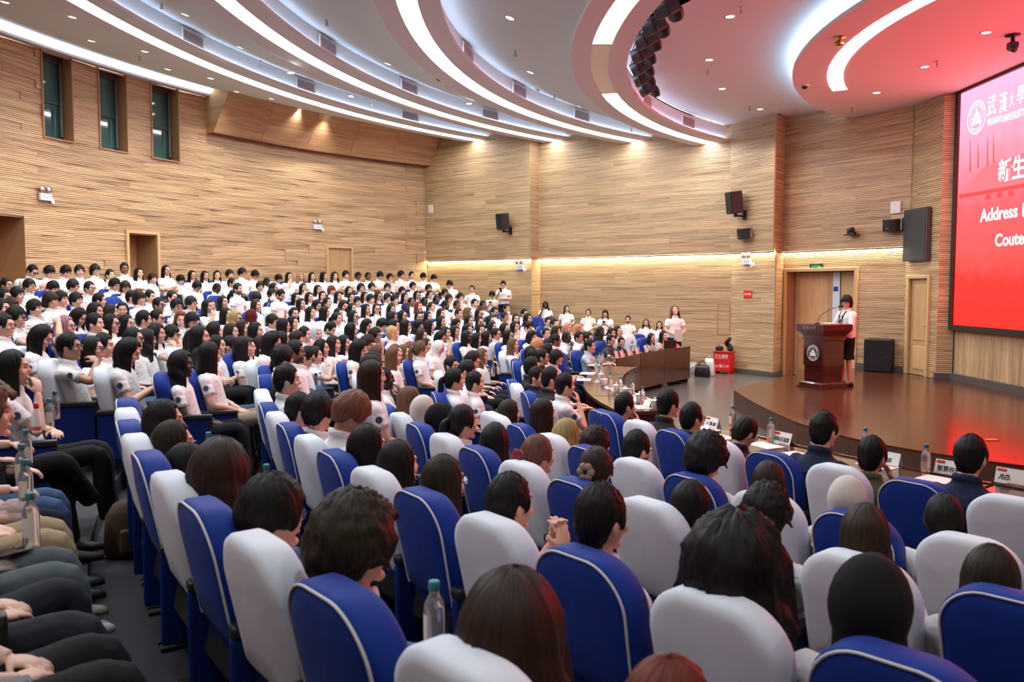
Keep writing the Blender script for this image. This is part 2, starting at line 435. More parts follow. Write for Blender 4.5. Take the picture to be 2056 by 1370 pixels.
# runs go from the screen towards the pilaster
run(wall_stage, P3, P2, .1, COVE_Z-.02); run(wall_stage, P3, P2, COVE_Z, CEIL, up=PRO)
run(wall_stage, P4, P3, .1, COVE_Z-.02); _d = (P2-P3)/np.hypot(*(P2-P3)); run(wall_stage, P4, P3+np.array([-_d[1], _d[0]])*PRO, COVE_Z, CEIL)
DZ1 = 2.62
run(wall_stage, P5, P4, .04, COVE_Z-.02, holes=[(DL-d1, DL-d0, 0, DZ1)]); run(wall_stage, P5+(P5-P4)/DL*.14, P4, COVE_Z, CEIL, up=PRO)
sd0 = np.hypot(*(on_line(1861, 700, P6, P5)[:2]-P6)); sd1 = np.hypot(*(on_line(1824, 700, P6, P5)[:2]-P6))
run(wall_stage, P6, P5, STAGE_Z, CEIL, holes=[(sd0, sd1, 0, 2.42)], L=1.4)
run(wall_stage, P7, P6, STAGE_Z, CEIL, L=1.0)
mb = MB()
for p in (C1+NW*PRO*.5, P3+np.array([-_d[1], _d[0]])*PRO):
    mb.box((p[0], p[1], (COVE_Z+6.5)/2), (.03, .03, 6.5-COVE_Z))
mb.build('corner_trim', M['edge'], wall_stage)
def cove(p, q, parent):
    p, q = np.array(p), np.array(q); d = (q-p)/np.hypot(*(q-p)); n = np.array([-d[1], d[0]]); mb = MB()
    a, b = p+n*.012, q+n*.012; c, e = p+n*(PRO-.015), q+n*(PRO-.015)
    mb.add([(*a, COVE_Z+.005), (*b, COVE_Z+.005), (*e, COVE_Z+.005), (*c, COVE_Z+.005)], [(0, 1, 2, 3)]); mb.build('cove_lamp', M['covew'], parent)
cove(C1, KC, wall_side); cove(P2, PS, wall_side); cove(P3, P2, wall_stage); cove(P5, P4, wall_stage)
# skirting
bb = struct(empty('baseboard_left'), 'dark grey skirting along the oak walls'); mb = MB()
def skirt(p, q, z0, h=.13):
    p, q = np.array(p), np.array(q); d = (q-p)/np.hypot(*(q-p)); n = np.array([-d[1], d[0]]); c = (p+q)/2+n*.02
    mb.box((c[0], c[1], z0+h/2), (np.hypot(*(q-p))+.02, .05, h), Matrix.Rotation(math.atan2(d[1], d[0]), 3, 'Z'))
skirt(P2, PS, 0); skirt(P3, P2, 0); skirt(P4, P3, 0); skirt(P5, P4+(P5-P4)*(d1/DL), STAGE_Z); skirt(P7, P6, STAGE_Z); skirt(P6+(P5-P6)*.05, P6, STAGE_Z)
skirt((X_SCR-.02, 16.8), (X_SCR-.02, 6.1), STAGE_Z) if False else None
mb.box((X_SCR-.05, (16.86+2*AX-16.86)/2, STAGE_Z+.07), (.06, 2*(16.86-AX), .14)); mb.build('skirting', M['base'], bb)
# double door beside the stage
dr = struct(empty('door_4'), 'panelled double door in a deep frame beside the stage')
dd = (P5-P4)/DL; dn = np.array([dd[1], -dd[0]]); dn = dn if dn @ (CEN-P4) > 0 else -dn
def DP(s, dep): return P4+dd*s-dn*dep
rz = math.atan2(dd[1], dd[0]); RM = Matrix.Rotation(rz, 3, 'Z')
mb = MB()
for s in (d0, d1):
    mb.add([(*DP(s, 0), 0), (*DP(s, .35), 0), (*DP(s, .35), DZ1), (*DP(s, 0), DZ1)], [(0, 1, 2, 3)])
mb.add([(*DP(d0, 0), DZ1), (*DP(d1, 0), DZ1), (*DP(d1, .35), DZ1), (*DP(d0, .35), DZ1)], [(0, 1, 2, 3)]); mb.build('reveal', M['edge'], dr)
mb = MB()
for s0, s1, z0, z1 in ((d0-.09, d0, 0, DZ1+.09), (d1, d1+.09, 0, DZ1+.09), (d0, d1, DZ1, DZ1+.09)):
    c = DP((s0+s1)/2, -.02); mb.bbox((c[0], c[1], (z0+z1)/2), (s1-s0, .06, z1-z0), .012, RM)
mb.build('door_frame', M['frame'], dr)
def leaf(s0, s1, z0, z1, dep, parent, ang_=0.0, dpf=DP, rm=RM):
    c = dpf((s0+s1)/2, dep); w = s1-s0
    lf = MB(); lf.box((c[0], c[1], (z0+z1)/2), (w, .05, z1-z0), rm); o = lf.build('door_leaf', M['door'], parent)
    zz = [z0+.12, z0+(z1-z0)*.30, z0+(z1-z0)*.36, z1-.14]
    for a, b in ((zz[0], zz[1]), (zz[2], zz[3])):
        c = dpf((s0+s1)/2, dep-.028); q = MB(); q.bbox((c[0], c[1], (a+b)/2), (w-.26, .02, b-a), .008, rm); q.build('door_panel', M['door'], o)
    return o
mid = (d0*.42+d1*.58)
leaf(d0+.02, mid, .02, DZ1-.02, .33, dr); leaf(mid+.22, d1-.02, .02, DZ1-.02, .33, dr)
mb = MB(); c = DP(mid+.11, .29); mb.box((c[0], c[1], 1.31), (.19, .02, 2.58), RM); mb.build('corridor_notice_board', M['pale'], dr)
mb = MB(); c = DP(mid+.10, .272); mb.box((c[0], c[1], 2.2), (.12, .01, .11), RM); mb.build('room_sign', mat('sign_blue', (.01, .05, .3), .5), dr)
dr2 = struct(empty('door_5'), 'narrow oak door by the screen'); L6 = np.hypot(*(P5-P6)); d6 = (P5-P6)/L6; n6 = np.array([-d6[1], d6[0]]); n6 = n6 if n6 @ (CEN-np.array([18, 0])-P6) > 0 else -n6
def DP6(s, dep): return P6+d6*s-n6*dep
RM6 = Matrix.Rotation(math.atan2(d6[1], d6[0]), 3, 'Z')
mb = MB()
for s0, s1, z0, z1 in ((sd0-.08, sd0, STAGE_Z, 2.5), (sd1, sd1+.08, STAGE_Z, 2.5), (sd0, sd1, 2.42, 2.5)):
    c = DP6((s0+s1)/2, -.02); mb.bbox((c[0], c[1], (z0+z1)/2), (s1-s0, .06, z1-z0), .01, RM6)
mb.build('door_frame', M['frame'], dr2)
lf = leaf(sd0, sd1, STAGE_Z+.01, 2.42, .06, dr2, dpf=DP6, rm=RM6)
mb = MB(); c = DP6(sd0+.08, .0); mb.box((c[0], c[1], 1.42), (.12, .03, .02), RM6); mb.build('door_handle', M['steel'], dr2)
# wall under and around the screen
wall_scr = struct(empty('wall_right'), 'wall under the screen clad in upright oak slats')
y = 16.84
while y > 2*AX-16.84+.01:
    b_ = link('board', board(.94, 'wall_v'), wall_scr, (X_SCR-.0, y, STAGE_Z+.13+.47), None); b_.rotation_euler = Matrix(((0, -1, 0), (0, 0, -1), (1, 0, 0))).to_euler(); y -= BH
mb = MB(); mb.box((X_SCR+.45, AX, 3.3), (.5, 2*(17-AX), 6.6)); mb.build('backing', M['edge'], wall_scr)
# plain near-side walls, outside the picture
wn = struct(empty('wall_near'), 'oak wall on the near side of the hall'); mb = MB()
for p, q in ((mir(KC), mir(C1)), (mir(C1), mir(PS)), (mir(PS), mir(P2)), (mir(P2), mir(P3)), (mir(P3), mir(P4)), (mir(P4), mir(P5)), (mir(P5), mir(P6)), (mir(P6), mir(P7))):
    mb.add([(*p, 0), (*q, 0), (*q, 7.3), (*p, 7.3)], [(0, 1, 2, 3)])
mb.build('cladding', M['wall'], wn)
# floor, seating tiers, stage
mb = MB(); poly = [mir(KC), mir(C1), mir(PS), mir(P2), mir(P3), mir(P4), (9.6, 2*AX-21.2), (9.6, 21.2), P4, P3, P2, PS, C1, KC]+[pol(TH0+(2*math.pi-2*TH0)*k/24, R_BACK) for k in range(1, 24)]
mb.add([(p[0], p[1], 0) for p in poly], [tuple(range(len(poly)))]); struct(mb.build('floor', M['floor']), 'polished grey tiled floor')
ROWS = [10.49, 11.64, 12.59, 13.62, 14.60, 15.68, 16.85, 17.88, 19.0, 20.1]
_RF = [0, 10.49, 11.64, 12.59, 13.62, 14.6, 40]; _ZF = [0, 0, .047, .154, .277, .41, .41+25.4*.135]
def zf(r): return float(np.interp(r, _RF, _ZF))
ROWZ = [zf(r) for r in ROWS]
tiers = struct(empty('floor_tiers'), 'dark stepped tiers under the seats')
for k in range(1, len(ROWS)):
    r0 = ROWS[k]-.84; r1 = ROWS[k+1]-.84 if k+1 < len(ROWS) else R_BACK+.02; z = ROWZ[k]
    a0, a1 = end_angles(CEN, r0); b0, b1 = end_angles(CEN, r1); n = 48; vs = []
    if k < 3: a0 = b0 = R_(141 if k == 1 else 137)
    if r1 > 21: b0, b1 = ang(KC), 2*math.pi-ang(KC)
    for i in range(n+1):
        t = i/n; p = pol(a0+(a1-a0)*t, r0); q = pol(b0+(b1-b0)*t, r1)
        vs += [(p[0], p[1], ROWZ[k-1]-.01), (p[0], p[1], z), (q[0], q[1], z)]
    mb = MB(); mb.add(vs, [f for i in range(n) for f in ((3*i, 3*i+1, 3*i+4, 3*i+3), (3*i+1, 3*i+2, 3*i+5, 3*i+4))]); mb.build('tier', M['tier'], tiers)
stage = struct(empty('floor_stage'), 'low curved stage with a polished wooden deck')
SC_, SR_ = np.array([10.34, 12.0]), 6.75
cor = np.array([4.08, 15.17]); edge = [cor, (4.87, 16.38), (5.5, 17.1), (6.14, 17.8), (6.7, 18.55), (7.3, 19.9)]
arc = [(3.99, 14.1), (3.95, 13.1), (3.95, 12.2), (3.97, 11.5), (4.08, 10.83), (4.22, 10.32), (4.45, 9.82), (4.72, 9.4), (5.04, 9.01), (5.4, 8.65), (5.85, 8.3), (6.4, 7.95), (7.1, 7.6)]
outl = [(9.05, 18.4), (8.6, 18.42), (7.3, 19.9)][:0]+[(9.1, 16.9), P6, P5-np.array([.0, -.02]), (7.45, 20.05)]+[tuple(e) for e in edge[::-1][1:]]+arc+[(8.0, 7.2), (9.1, 6.9)]
outl = [(float(p[0]), float(p[1])) for p in outl]
mb = MB(); mb.prism(outl, 0.0, STAGE_Z-.03); mb.build('stage_front', woodmat('stage_riser', (.07, .028, .018), (.09, .036, .022), (.11, .045, .03), rough=.4, rnd=0), stage)
mb = MB(); mb.add([(x, y, STAGE_Z) for x, y in outl]+[(x, y, STAGE_Z-.03) for x, y in outl], [tuple(range(len(outl)))]+[(i, i+len(outl), (i+1) % len(outl)+len(outl), (i+1) % len(outl)) for i in range(len(outl))])
mb.build('stage_deck', M['stagewood'], stage)
# ------------------------------------------------------------------ ceiling of stepped rings
ceil = struct(empty('ceiling'), 'white ceiling stepping down in curved rings towards the stage')
RINGS = [(np.array([14.18, 12.92]), 12.78, 6.00), (np.array([12.71, 12.63]), 14.22, 6.30), (np.array([13.61, 11.99]), 18.03, 6.62), (np.array([12.56, 12.42]), 19.67, 6.88)]
def arc_pts(c, r, z, n=96, a=None):
    a0, a1 = end_angles(c, r) if a is None else a
    return [(c[0]+r*math.cos(a0+(a1-a0)*i/n), c[1]+r*math.sin(a0+(a1-a0)*i/n), z) for i in range(n+1)]
def sheet(mb, A, B):
    n = len(A); mb.add(A+B, [(i, i+1, n+i+1, n+i) for i in range(n-1)])
def ring_obj(name, profs, c, m, parent, a=None, n=96, smooth=True):
    mb = MB()
    for (r0, z0), (r1, z1) in profs: sheet(mb, arc_pts(c, r0, z0, n, a), arc_pts(c, r1, z1, n, a))
    return mb.build(name, m, parent, smooth=False)
LAMPS_LABEL = ['long curved ceiling lamp over the front of the hall, partly unlit', 'curved ceiling lamp in the second ring from the stage', 'curved ceiling lamp in the third ring from the stage', 'curved ceiling lamp in the outermost ring near the back wall']
M['striplow'] = mat('unlit_lamp_cover', (.80, .80, .80), .35, metal=.35)
for k, (c, R, z) in enumerate(RINGS):
    ring_obj('ring_band', [((R+.47, z+.05), (R+.47, z)), ((R+.47, z), (R+.15, z)), ((R+.15, z), (R+.15, z+.02)), ((R-.15, z+.02), (R-.15, z)), ((R-.15, z), (R-.47, z)), ((R-.47, z), (R-.47, z+.07)), ((R-.47, z+.07), (R-.41, z+.07))], c, M['band'], ceil)
    ring_obj('ring_face', [((R-.36, z+.05), (R-.36, z+.42))], c, M['ceil'], ceil)
    ring_obj('cove_lamp', [((R-.37, z+.075), (R-.405, z+.075))], c, M['coveb'], ceil)
    lamp = tag(empty('ceiling_lamp', (c[0]-R, c[1], z)), LAMPS_LABEL[k], 'ceiling lamp', 'curved ceiling lamps')
    parts = [(None, M['strip'])]
    a0, a1 = end_angles(c, R)
    if k == 0:
        u0 = ang(at_z(1197, 90, z)[:2], c) % (2*math.pi); u1 = ang(at_z(1219, 190, z)[:2], c) % (2*math.pi)
        lo, hi = min(u0, u1), max(u0, u1); parts = [((a0, lo), M['strip']), ((lo, hi), M['striplow']), ((hi, a1), M['strip'])]
    else: parts = [((a0, R_(203)), M['strip']), ((R_(203), a1), M['striplow'])]
    if k == 0: parts = parts[:2]+[((hi, R_(203)), M['strip']), ((R_(203), a1), M['striplow'])]
    for a, m in parts:
        mb = MB(); sheet(mb, arc_pts(c, R+.15, z+.012, 64, a), arc_pts(c, R-.15, z+.012, 64, a)); o = mb.build('lamp_cover', m, lamp)
        o.matrix_parent_inverse = Matrix.Translation(-Vector(lamp.location))
    # end plates against the side wall
PANELS = []
for k in range(4):
    c, R, z = RINGS[k]; mb = MB()
    B = (c, R+.47, z+.045)
    A = (RINGS[k+1][0], RINGS[k+1][1]-.36, RINGS[k+1][2]+.42) if k < 3 else None
    Bp = arc_pts(*B)
    if A is not None: Ap = arc_pts(*A)
    else:
        q0 = ang(KC); Ap = [(*pol(q0+(2*math.pi-2*q0)*i/96, R_BACK-.01), 7.44) for i in range(97)]
    for j in range(3):
        f0, f1 = j/3, (j+1)/3
        sheet(mb, [tuple(np.array(p)*(1-f0)+np.array(q)*f0) for p, q in zip(Ap, Bp)], [tuple(np.array(p)*(1-f1)+np.array(q)*f1) for p, q in zip(Ap, Bp)])
    mb.build('ceiling_panel', M['ceil'], ceil); PANELS.append((Ap, Bp))
def panel_hit(k, px, py):
    """sight line meets ceiling panel k (between ring k and the next one out); returns point and normal"""
    Ap, Bp = (np.array(x) for x in PANELS[k]); d = ray(px, py); o = np.array([0, 0, CAM_Z]); best = None
    for i in range(96):
        for tri in ((Ap[i], Ap[i+1], Bp[i+1]), (Ap[i], Bp[i+1], Bp[i])):
            e1, e2 = tri[1]-tri[0], tri[2]-tri[0]; h = np.cross(d, e2); a = e1 @ h
            if abs(a) < 1e-9: continue
            s = o-tri[0]; u = (s @ h)/a; q = np.cross(s, e1); v = (d @ q)/a; t = (e2 @ q)/a
            if u > -1e-3 and v > -1e-3 and u+v < 1.001 and t > 0 and (best is None or t < best[0]):
                n = np.cross(e1, e2); n = n/np.linalg.norm(n); n = n if n[2] < 0 else -n; best = (t, o+d*t, n)
    return None if best is None else best[1:]
# cove along the top of the back wall
a = (TH0+S_SOF/R_BACK, R_(232))
ring_obj('wall_cove_ledge', [((R_BACK-.17, 7.22), (R_BACK+.02, 7.22)), ((R_BACK-.17, 7.22), (R_BACK-.17, 7.27)), ((R_BACK-.17, 7.27), (R_BACK-.14, 7.27))], CEN, M['band'], ceil, a)
ring_obj('wall_cove_lamp', [((R_BACK-.14, 7.265), (R_BACK-.03, 7.265))], CEN, M['covet'], ceil, a)
# stage ceiling, lower disc, its lamp
c, R, z = RINGS[0]
inner = arc_pts(c, R-.36, CEIL, 64)
poly = [p[:2] for p in inner]+[tuple(mir(P2)), tuple(mir(P3)), tuple(mir(P4)), tuple(mir(P5)), (9.5, 2*AX-18.2), (9.5, 18.2), tuple(P5), tuple(P4), tuple(P3), tuple(P2)]
mb = MB(); mb.add([(p[0], p[1], CEIL) for p in poly], [tuple(range(len(poly)))]); mb.build('stage_ceiling', M['ceil'], ceil)
DZ = 6.13; DC, DR = np.array([13.47, 12.9]), 8.72
e = np.array([7.78, 19.48]); da0 = ang(e, DC); da = (da0, 2*math.pi-da0-.12)
D1 = [p[:2] for p in arc_pts(DC, DR, DZ, 72, da)]
tail = [tuple(mir(P5)), (9.3, 2*AX-17.5), (9.3, 18.0), tuple(P5-np.array([.0, 0]))]
poly = D1+[(9.3, D1[-1][1]), (9.3, 18.25), (8.62, 18.25)]
mb = MB(); mb.prism([(p[0], p[1]) for p in poly], DZ, DZ+.06); mb.build('stage_disc', M['ceil'], ceil)
ring_obj('disc_upstand', [((DR-.32, DZ+.06), (DR-.32, CEIL))], DC, M['ceil'], ceil, da)
ring_obj('disc_cove_lamp', [((DR-.20, DZ+.068), (DR-.10, DZ+.068))], DC, M['coveb'], ceil, da)
lamp = tag(empty('ceiling_lamp', (5.4, 12.95, DZ)), 'curved lamp with a square end set in the pink-lit disc above the stage', 'ceiling lamp', 'curved ceiling lamps')
LC = np.array([12.9, 12.95]); e0 = ang(at_z(1687, 181, DZ)[:2], LC) % (2*math.pi); mb = MB()
sheet(mb, arc_pts(LC, 7.42+.13, DZ-.004, 64, (e0, 2*math.pi-e0)), arc_pts(LC, 7.42-.13, DZ-.004, 64, (e0, 2*math.pi-e0))); o = mb.build('lamp_cover', M['strip'], lamp)
o.matrix_parent_inverse = Matrix.Translation(-Vector(lamp.location))

def face_rot(n):
    return Vector((0, 0, -1)).rotation_difference(Vector(n)).to_euler()
def on_ceiling(px, py):
    """what ceiling surface the sight line meets: a sloping panel, the stage ceiling or the disc"""
    q = at_z(px, py, DZ); 
    if q[1] > 0 and np.hypot(*(q[:2]-DC)) < DR and q[0] < 9: return q, np.array([0, 0, -1.])
    q = at_z(px, py, CEIL)
    if np.hypot(*(q[:2]-RINGS[0][0])) < RINGS[0][1]-.36: return q, np.array([0, 0, -1.])
    for k in range(4):
        h = panel_hit(k, px, py)
        if h is not None: return h
    return q, np.array([0, 0, -1.])
# downlights
dl_ring = MB().lathe([(.062, -.004), (.085, -.012), (.088, 0)], 20, caps=False).mesh('downlight_trim', M['white'], True)
dl_lens = MB().lathe([(.001, -.006), (.064, -.006)], 20, caps=False).mesh('downlight_lens', M['lens'])
DLS = [(10, 4), (145, 34), (184, 82), (291, 103), (337, 139), (423, 157), (475, 184), (545, 198), (603, 218), (663, 231), (372, 29), (482, 95), (584, 146), (779, 128), (942, 208), (1024, 36), (1065, 145), (1163, 214), (1466, 33), (1424, 120), (1450, 178), (1526, 219), (1980, 65), (1857, 134), (1760, 186)]
DLB = ['in the panel along the back wall']*10+['between the two outer ceiling rings']*3+['between the second and third ceiling rings']*2+['between the first and second ceiling rings']*3+['in the flat ceiling before the stage disc']*4+['in the pink-lit stage disc']*3
ORD = 'first second third fourth fifth sixth seventh eighth ninth tenth eleventh twelfth thirteenth fourteenth fifteenth sixteenth seventeenth eighteenth nineteenth twentieth'.split()
ORD += ['twenty-'+k for k in ORD[:9]]+['thirtieth']+['thirty-'+k for k in ORD[:9]]+['fortieth']+['forty-'+k for k in ORD[:9]]
cnt = {}
def spot(parent, W, size=.9, col=(1, .93, .82)):
    ld = bpy.data.lights.new('downlight_beam', 'SPOT'); ld.energy = W; ld.spot_size = size*2; ld.spot_blend = .9; ld.shadow_soft_size = .06; ld.color = col
    o = bpy.data.objects.new('downlight_beam', ld); COL.objects.link(o); o.parent = parent; o.location = (0, 0, -.03); return o
for i, (px, py) in enumerate(DLS):
    p, n = on_ceiling(px, py); b = DLB[i]; cnt[b] = cnt.get(b, 0)+1
    o = tag(empty('downlight', p), '%s round white downlight %s' % (ORD[cnt[b]-1], b), 'downlight', 'round ceiling downlights'); o.rotation_euler = face_rot(n)
    link('trim_ring', dl_ring, o); link('lens', dl_lens, o); spot(o, DOWN*2.2 if i < 13 else DOWN*1.6)
# more downlights over the part of the hall behind and above the camera, on the same panels
for i_, (k, th) in enumerate([(0, 200), (0, 222), (1, 196), (1, 214), (1, 232), (2, 192), (2, 208), (2, 222), (3, 188), (3, 200), (3, 212), (3, 224)]):
    Ap, Bp = PANELS[k]; i = int(96*(th-132)/(228-132)); i = max(2, min(94, i)); p = (np.array(Ap[i])+np.array(Bp[i]))/2
    o = tag(empty('downlight', p), '%s round white downlight above the near seats, outside the picture' % ORD[i_], 'downlight', 'downlights above the near seats'); link('trim_ring', dl_ring, o); link('lens', dl_lens, o); spot(o, DOWN*2.3, 1.0, (.92, .96, 1))
# vents on the ring faces
vf = MB()
for s in (-1, 1): vf.box((s*.33, -.01, 0), (.03, .03, .25)); vf.box((0, -.01, s*.11), (.66, .03, .03))
vfm = vf.mesh('vent_frame', M['white']); vbm = MB().box((0, .0, 0), (.64, .01, .22)).mesh('vent_back', M['darkgap'])
vsl = MB().box((0, 0, 0), (.63, .026, .012), Matrix.Rotation(R_(-20), 3, 'X')).mesh('vent_slat', mat('vent_slat', (.70, .70, .71), .5))
VENTS = [(3, 385, 75), (3, 612, 172), (3, 822, 233), (2, 656, 92), (2, 820, 179), (2, 983, 233), (1, 937, 107), (1, 1041, 184), (1, 1166, 235), (0, 1297, 201), (0, 1380, 243)]
vc = {}
for k, px, py in VENTS:
    c, R, z = RINGS[k]; p = on_circle(px, py, c, R-.36); vc[k] = vc.get(k, 0)+1
    if p is None: p = at_z(px, py, z+.24)
    th = ang(p[:2], c); p = np.array([c[0]+(R-.375)*math.cos(th), c[1]+(R-.375)*math.sin(th), z+.235])
    v = tag(empty('ceiling_vent', p, th-math.pi/2), '%s louvred air vent along the %s ceiling ring from the stage' % (ORD[vc[k]-1], ORD[k]), 'vent', 'air vents in the ceiling rings')
    link('vent_back', vbm, v); link('vent_frame', vfm, v)
    for j in range(6): link('slat', vsl, v, (0, -.012, -.08+j*.032))
# sprinklers, detectors, dome cameras
spm = MB().lathe([(.035, 0), (.035, -.008), (.012, -.01), (.012, -.05), (.02, -.055), (.02, -.06), (.006, -.062), (.006, -.09), (.03, -.092), (.03, -.096)], 10)
for s in (-1, 1): spm.box((s*.02, 0, -.075), (.006, .008, .035))
spm = spm.mesh('sprinkler', M['steel'], True)
SPR = [(324, 6), (280, 113), (523, 122), (656, 40), (804, 149), (1035, 102), (1113, 190), (970, 221), (1268, 257), (745, 207), (1488, 14), (1421, 141), (1505, 214), (1882, 123), (1711, 217)]
near = ['above the outer curved lamp', 'beside the windows', 'above the second outer vent', 'beside the third ring vent', 'over the middle seats', 'near the brightest downlight', 'beside a smoke detector', 'above the oak corner pilaster', 'above the tall side wall', 'above the wood soffit', 'at the front of the stage ceiling', 'beside the stage spotlights', 'above the wall loudspeaker', 'beside the large screen', 'over the double door']
for (px, py), w in zip(SPR, near):
    p, n = on_ceiling(px, py); tag(link('sprinkler', spm, None, p), 'small metal ceiling sprinkler '+w, 'sprinkler', 'ceiling sprinklers')
dm = MB().lathe([(.06, 0), (.06, -.02), (.045, -.045), (.001, -.05)], 16).mesh('smoke_detector', M['white'], True)
for (px, py), w in zip([(558, 107), (1079, 179), (704, 193)], ['between two outer curved lamps', 'near a sprinkler before the stage', 'above the wood soffit']):
    p, n = on_ceiling(px, py); tag(link('smoke_detector', dm, None, p), 'round white smoke detector '+w, 'smoke detector', 'smoke detectors')
for (px, py), w in zip([(882, 154), (1616, 170)], ['on the ceiling between the curved lamps', 'on the pink-lit stage disc']):
    p, n = on_ceiling(px, py); o = tag(empty('dome_camera', p), 'small dome security camera '+w, 'camera', 'dome cameras')
    MB().lathe([(.085, 0), (.085, -.03), (.075, -.035)], 18).build('base', M['white'], o, True)
    MB().ball((0, 0, -.035), (.062, .062, .055), 14, 8).build('dome', M['black'], o, True)
p, n = on_ceiling(905, 171); o = tag(link('access_point', MB().bbox((0, 0, -.03), (.26, .2, .05), .015).mesh('access_point', M['white'])), 'flat white wireless box beside a dome camera on the ceiling', 'box'); o.location = p
p, n = on_ceiling(1687, 74); o = tag(empty('ceiling_horn', p), 'small brass fitting hanging from the stage disc', 'fitting')
MB().lathe([(.09, 0), (.09, -.01), (.02, -.015), (.02, -.05)], 14).build('mount', M['brass'], o, True); MB().lathe([(.03, -.05), (.075, -.09), (.06, -.13), (.02, -.14)], 12, Matrix.Rotation(R_(20), 3, 'X')).build('bell', M['brass'], o, True)
p, n = on_ceiling(2034, 70); o = tag(empty('ceiling_camera', p), 'black swivel camera on the ceiling beside the screen', 'camera')
MB().lathe([(.11, 0), (.11, -.02), (.03, -.03), (.03, -.12)], 16).build('mount', M['black'], o, True)
MB().bbox((0, 0, -.16), (.14, .12, .1), .02).build('body', M['black'], o); MB().lathe([(.045, -.02), (.045, .14), (.038, .15)], 14, Matrix.Translation((-.06, -.03, -.22)).to_3x3() @ Matrix.Rotation(R_(115), 3, 'X')).build('lens_barrel', M['black'], o, True).location = (-.04, 0, -.2)
# stage spotlights on their curved truss
c, R, z = RINGS[0]
for i, (px, py) in enumerate([(1347, 15), (1313, 50), (1297, 79), (1287, 108), (1284, 134), (1292, 156), (1300, 177)]):
    p = at_z(px, py, 6.12); th = ang(p[:2], c); q = np.array([c[0]+(R-.70)*math.cos(th), c[1]+(R-.70)*math.sin(th), 6.12])
    o = tag(empty('stage_light', q, th-math.pi/2+R_(25)), '%s black stage spotlight hanging along the curved truss, counted from the screen side' % ORD[i] if i else 'black stage spotlight hanging nearest the camera', 'spotlight', 'stage spotlights')
    T = Matrix.Rotation(R_(-28), 3, 'X')
    b = MB(); b.bbox((0, 0, 0), (.30, .26, .24), .03, T); b.build('body', M['black'], o)
    b = MB(); b.lathe([(.12, 0), (.13, .08), (.115, .09), (.11, .02)], 18, T @ Matrix.Rotation(R_(90), 3, 'X')); q_ = b.build('lens_hood', M['black'], o, True); q_.location = (0, -.12, -.07)
    b = MB(); b.tube([(-.18, 0, -.02), (-.18, 0, .16), (-.1, 0, .2), (.1, 0, .2), (.18, 0, .16), (.18, 0, -.02)], .012, 6); b.tube([(0, 0, .2), (0, 0, .33)], .02, 8); b.build('bracket', M['black'], o)
    b = MB(); b.tube([(-.05, .12, .02), (-.16, .24, .0), (-.2, .22, .12), (-.1, .1, .25), (0, .02, .3)], .008, 5); b.build('cable', M['black'], o)
    if i in (1, 3, 4, 6): b = MB(); b.box((.151, .03, .0), (.004, .07, .05), T); b.build('rating_plate', M['whitetxt'], o)
# ------------------------------------------------------------------ writing and emblem
_tx = {}
def text_mesh(s, m, bold=0.0, ext=.002):
    """unit-height lettering in the XY plane, lower-left at the origin"""
    k = (s, m.name, bold)
    if k in _tx: return _tx[k]
    cu = bpy.data.curves.new('lettering', 'FONT'); cu.body = s; cu.size = 1; cu.extrude = ext; cu.offset = bold; cu.resolution_u = 3
    o = bpy.data.objects.new('lettering', cu); COL.objects.link(o)
    dg = bpy.context.evaluated_depsgraph_get(); me = bpy.data.meshes.new_from_object(o.evaluated_get(dg)); bpy.data.objects.remove(o)
    me.name = 'lettering'; me.materials.clear(); me.materials.append(m)
    n = len(me.vertices); co = np.empty(n*3); me.vertices.foreach_get('co', co); co = co.reshape(-1, 3)
    if n:
        lo, hi = co.min(0), co.max(0); _tx[k] = (me, (lo[0], lo[1], hi[0]-lo[0], hi[1]-lo[1]))
    else: _tx[k] = (me, (0, 0, 1, 1))
    return _tx[k]
def put_text(s, m, parent, basis, origin, w, h, bold=0.0, name='lettering'):
    """basis: 3x3 with columns right, up, out; origin: lower-left corner in parent space"""
    me, (x0, y0, tw, th) = text_mesh(s, m, bold)
    o = link(name, me, parent)
    B = basis.to_4x4(); o.matrix_basis = Matrix.Translation(origin) @ B @ Matrix.Diagonal((w/tw, h/th, 1, 1)) @ Matrix.Translation((-x0, -y0, 0)); return o
def emblem_mesh(m, n=40):
    """round crest of radius 1: two rings, a roofed hall with pillars, marks round the border"""
    mb = MB()
    def annulus(r0, r1, z=0):
        a = [(r*math.cos(2*math.pi*k/n), r*math.sin(2*math.pi*k/n), z) for r in (r0, r1) for k in range(n)]
        mb.add(a, [(k, n+k, n+(k+1) % n, (k+1) % n) for k in range(n)])
    annulus(.93, 1.0); annulus(.66, .70)
    def q(x0, x1, y0, y1, x2=None, x3=None): mb.add([(x0, y0, 0), (x1, y0, 0), (x1 if x3 is None else x3, y1, 0), (x0 if x2 is None else x2, y1, 0)], [(0, 1, 2, 3)])
    q(-.52, .52, -.40, -.32); q(-.46, .46, -.30, -.05); q(-.54, .54, -.03, .06, -.42, .42); q(-.30, .30, .08, .20); q(-.38, .38, .22, .30, -.22, .22); q(-.10, .10, .30, .40); q(-.16, .16, .41, .48, -.03, .03); q(-.02, .02, .48, .58)
    for i in range(30):
        a = 2*math.pi*i/30; c, s = math.cos(a), math.sin(a)
        if -.98 < math.sin(a) < .35 and abs(c) > .75: continue
        w, h = .035, .075
        p = [(.815*c+dx*-s*w+dy*c*h, .815*s+dx*c*w+dy*s*h, 0) for dx, dy in ((-1, -1), (1, -1), (1, 1), (-1, 1))]; mb.add(p, [(0, 1, 2, 3)])
    return mb.mesh('emblem', m)
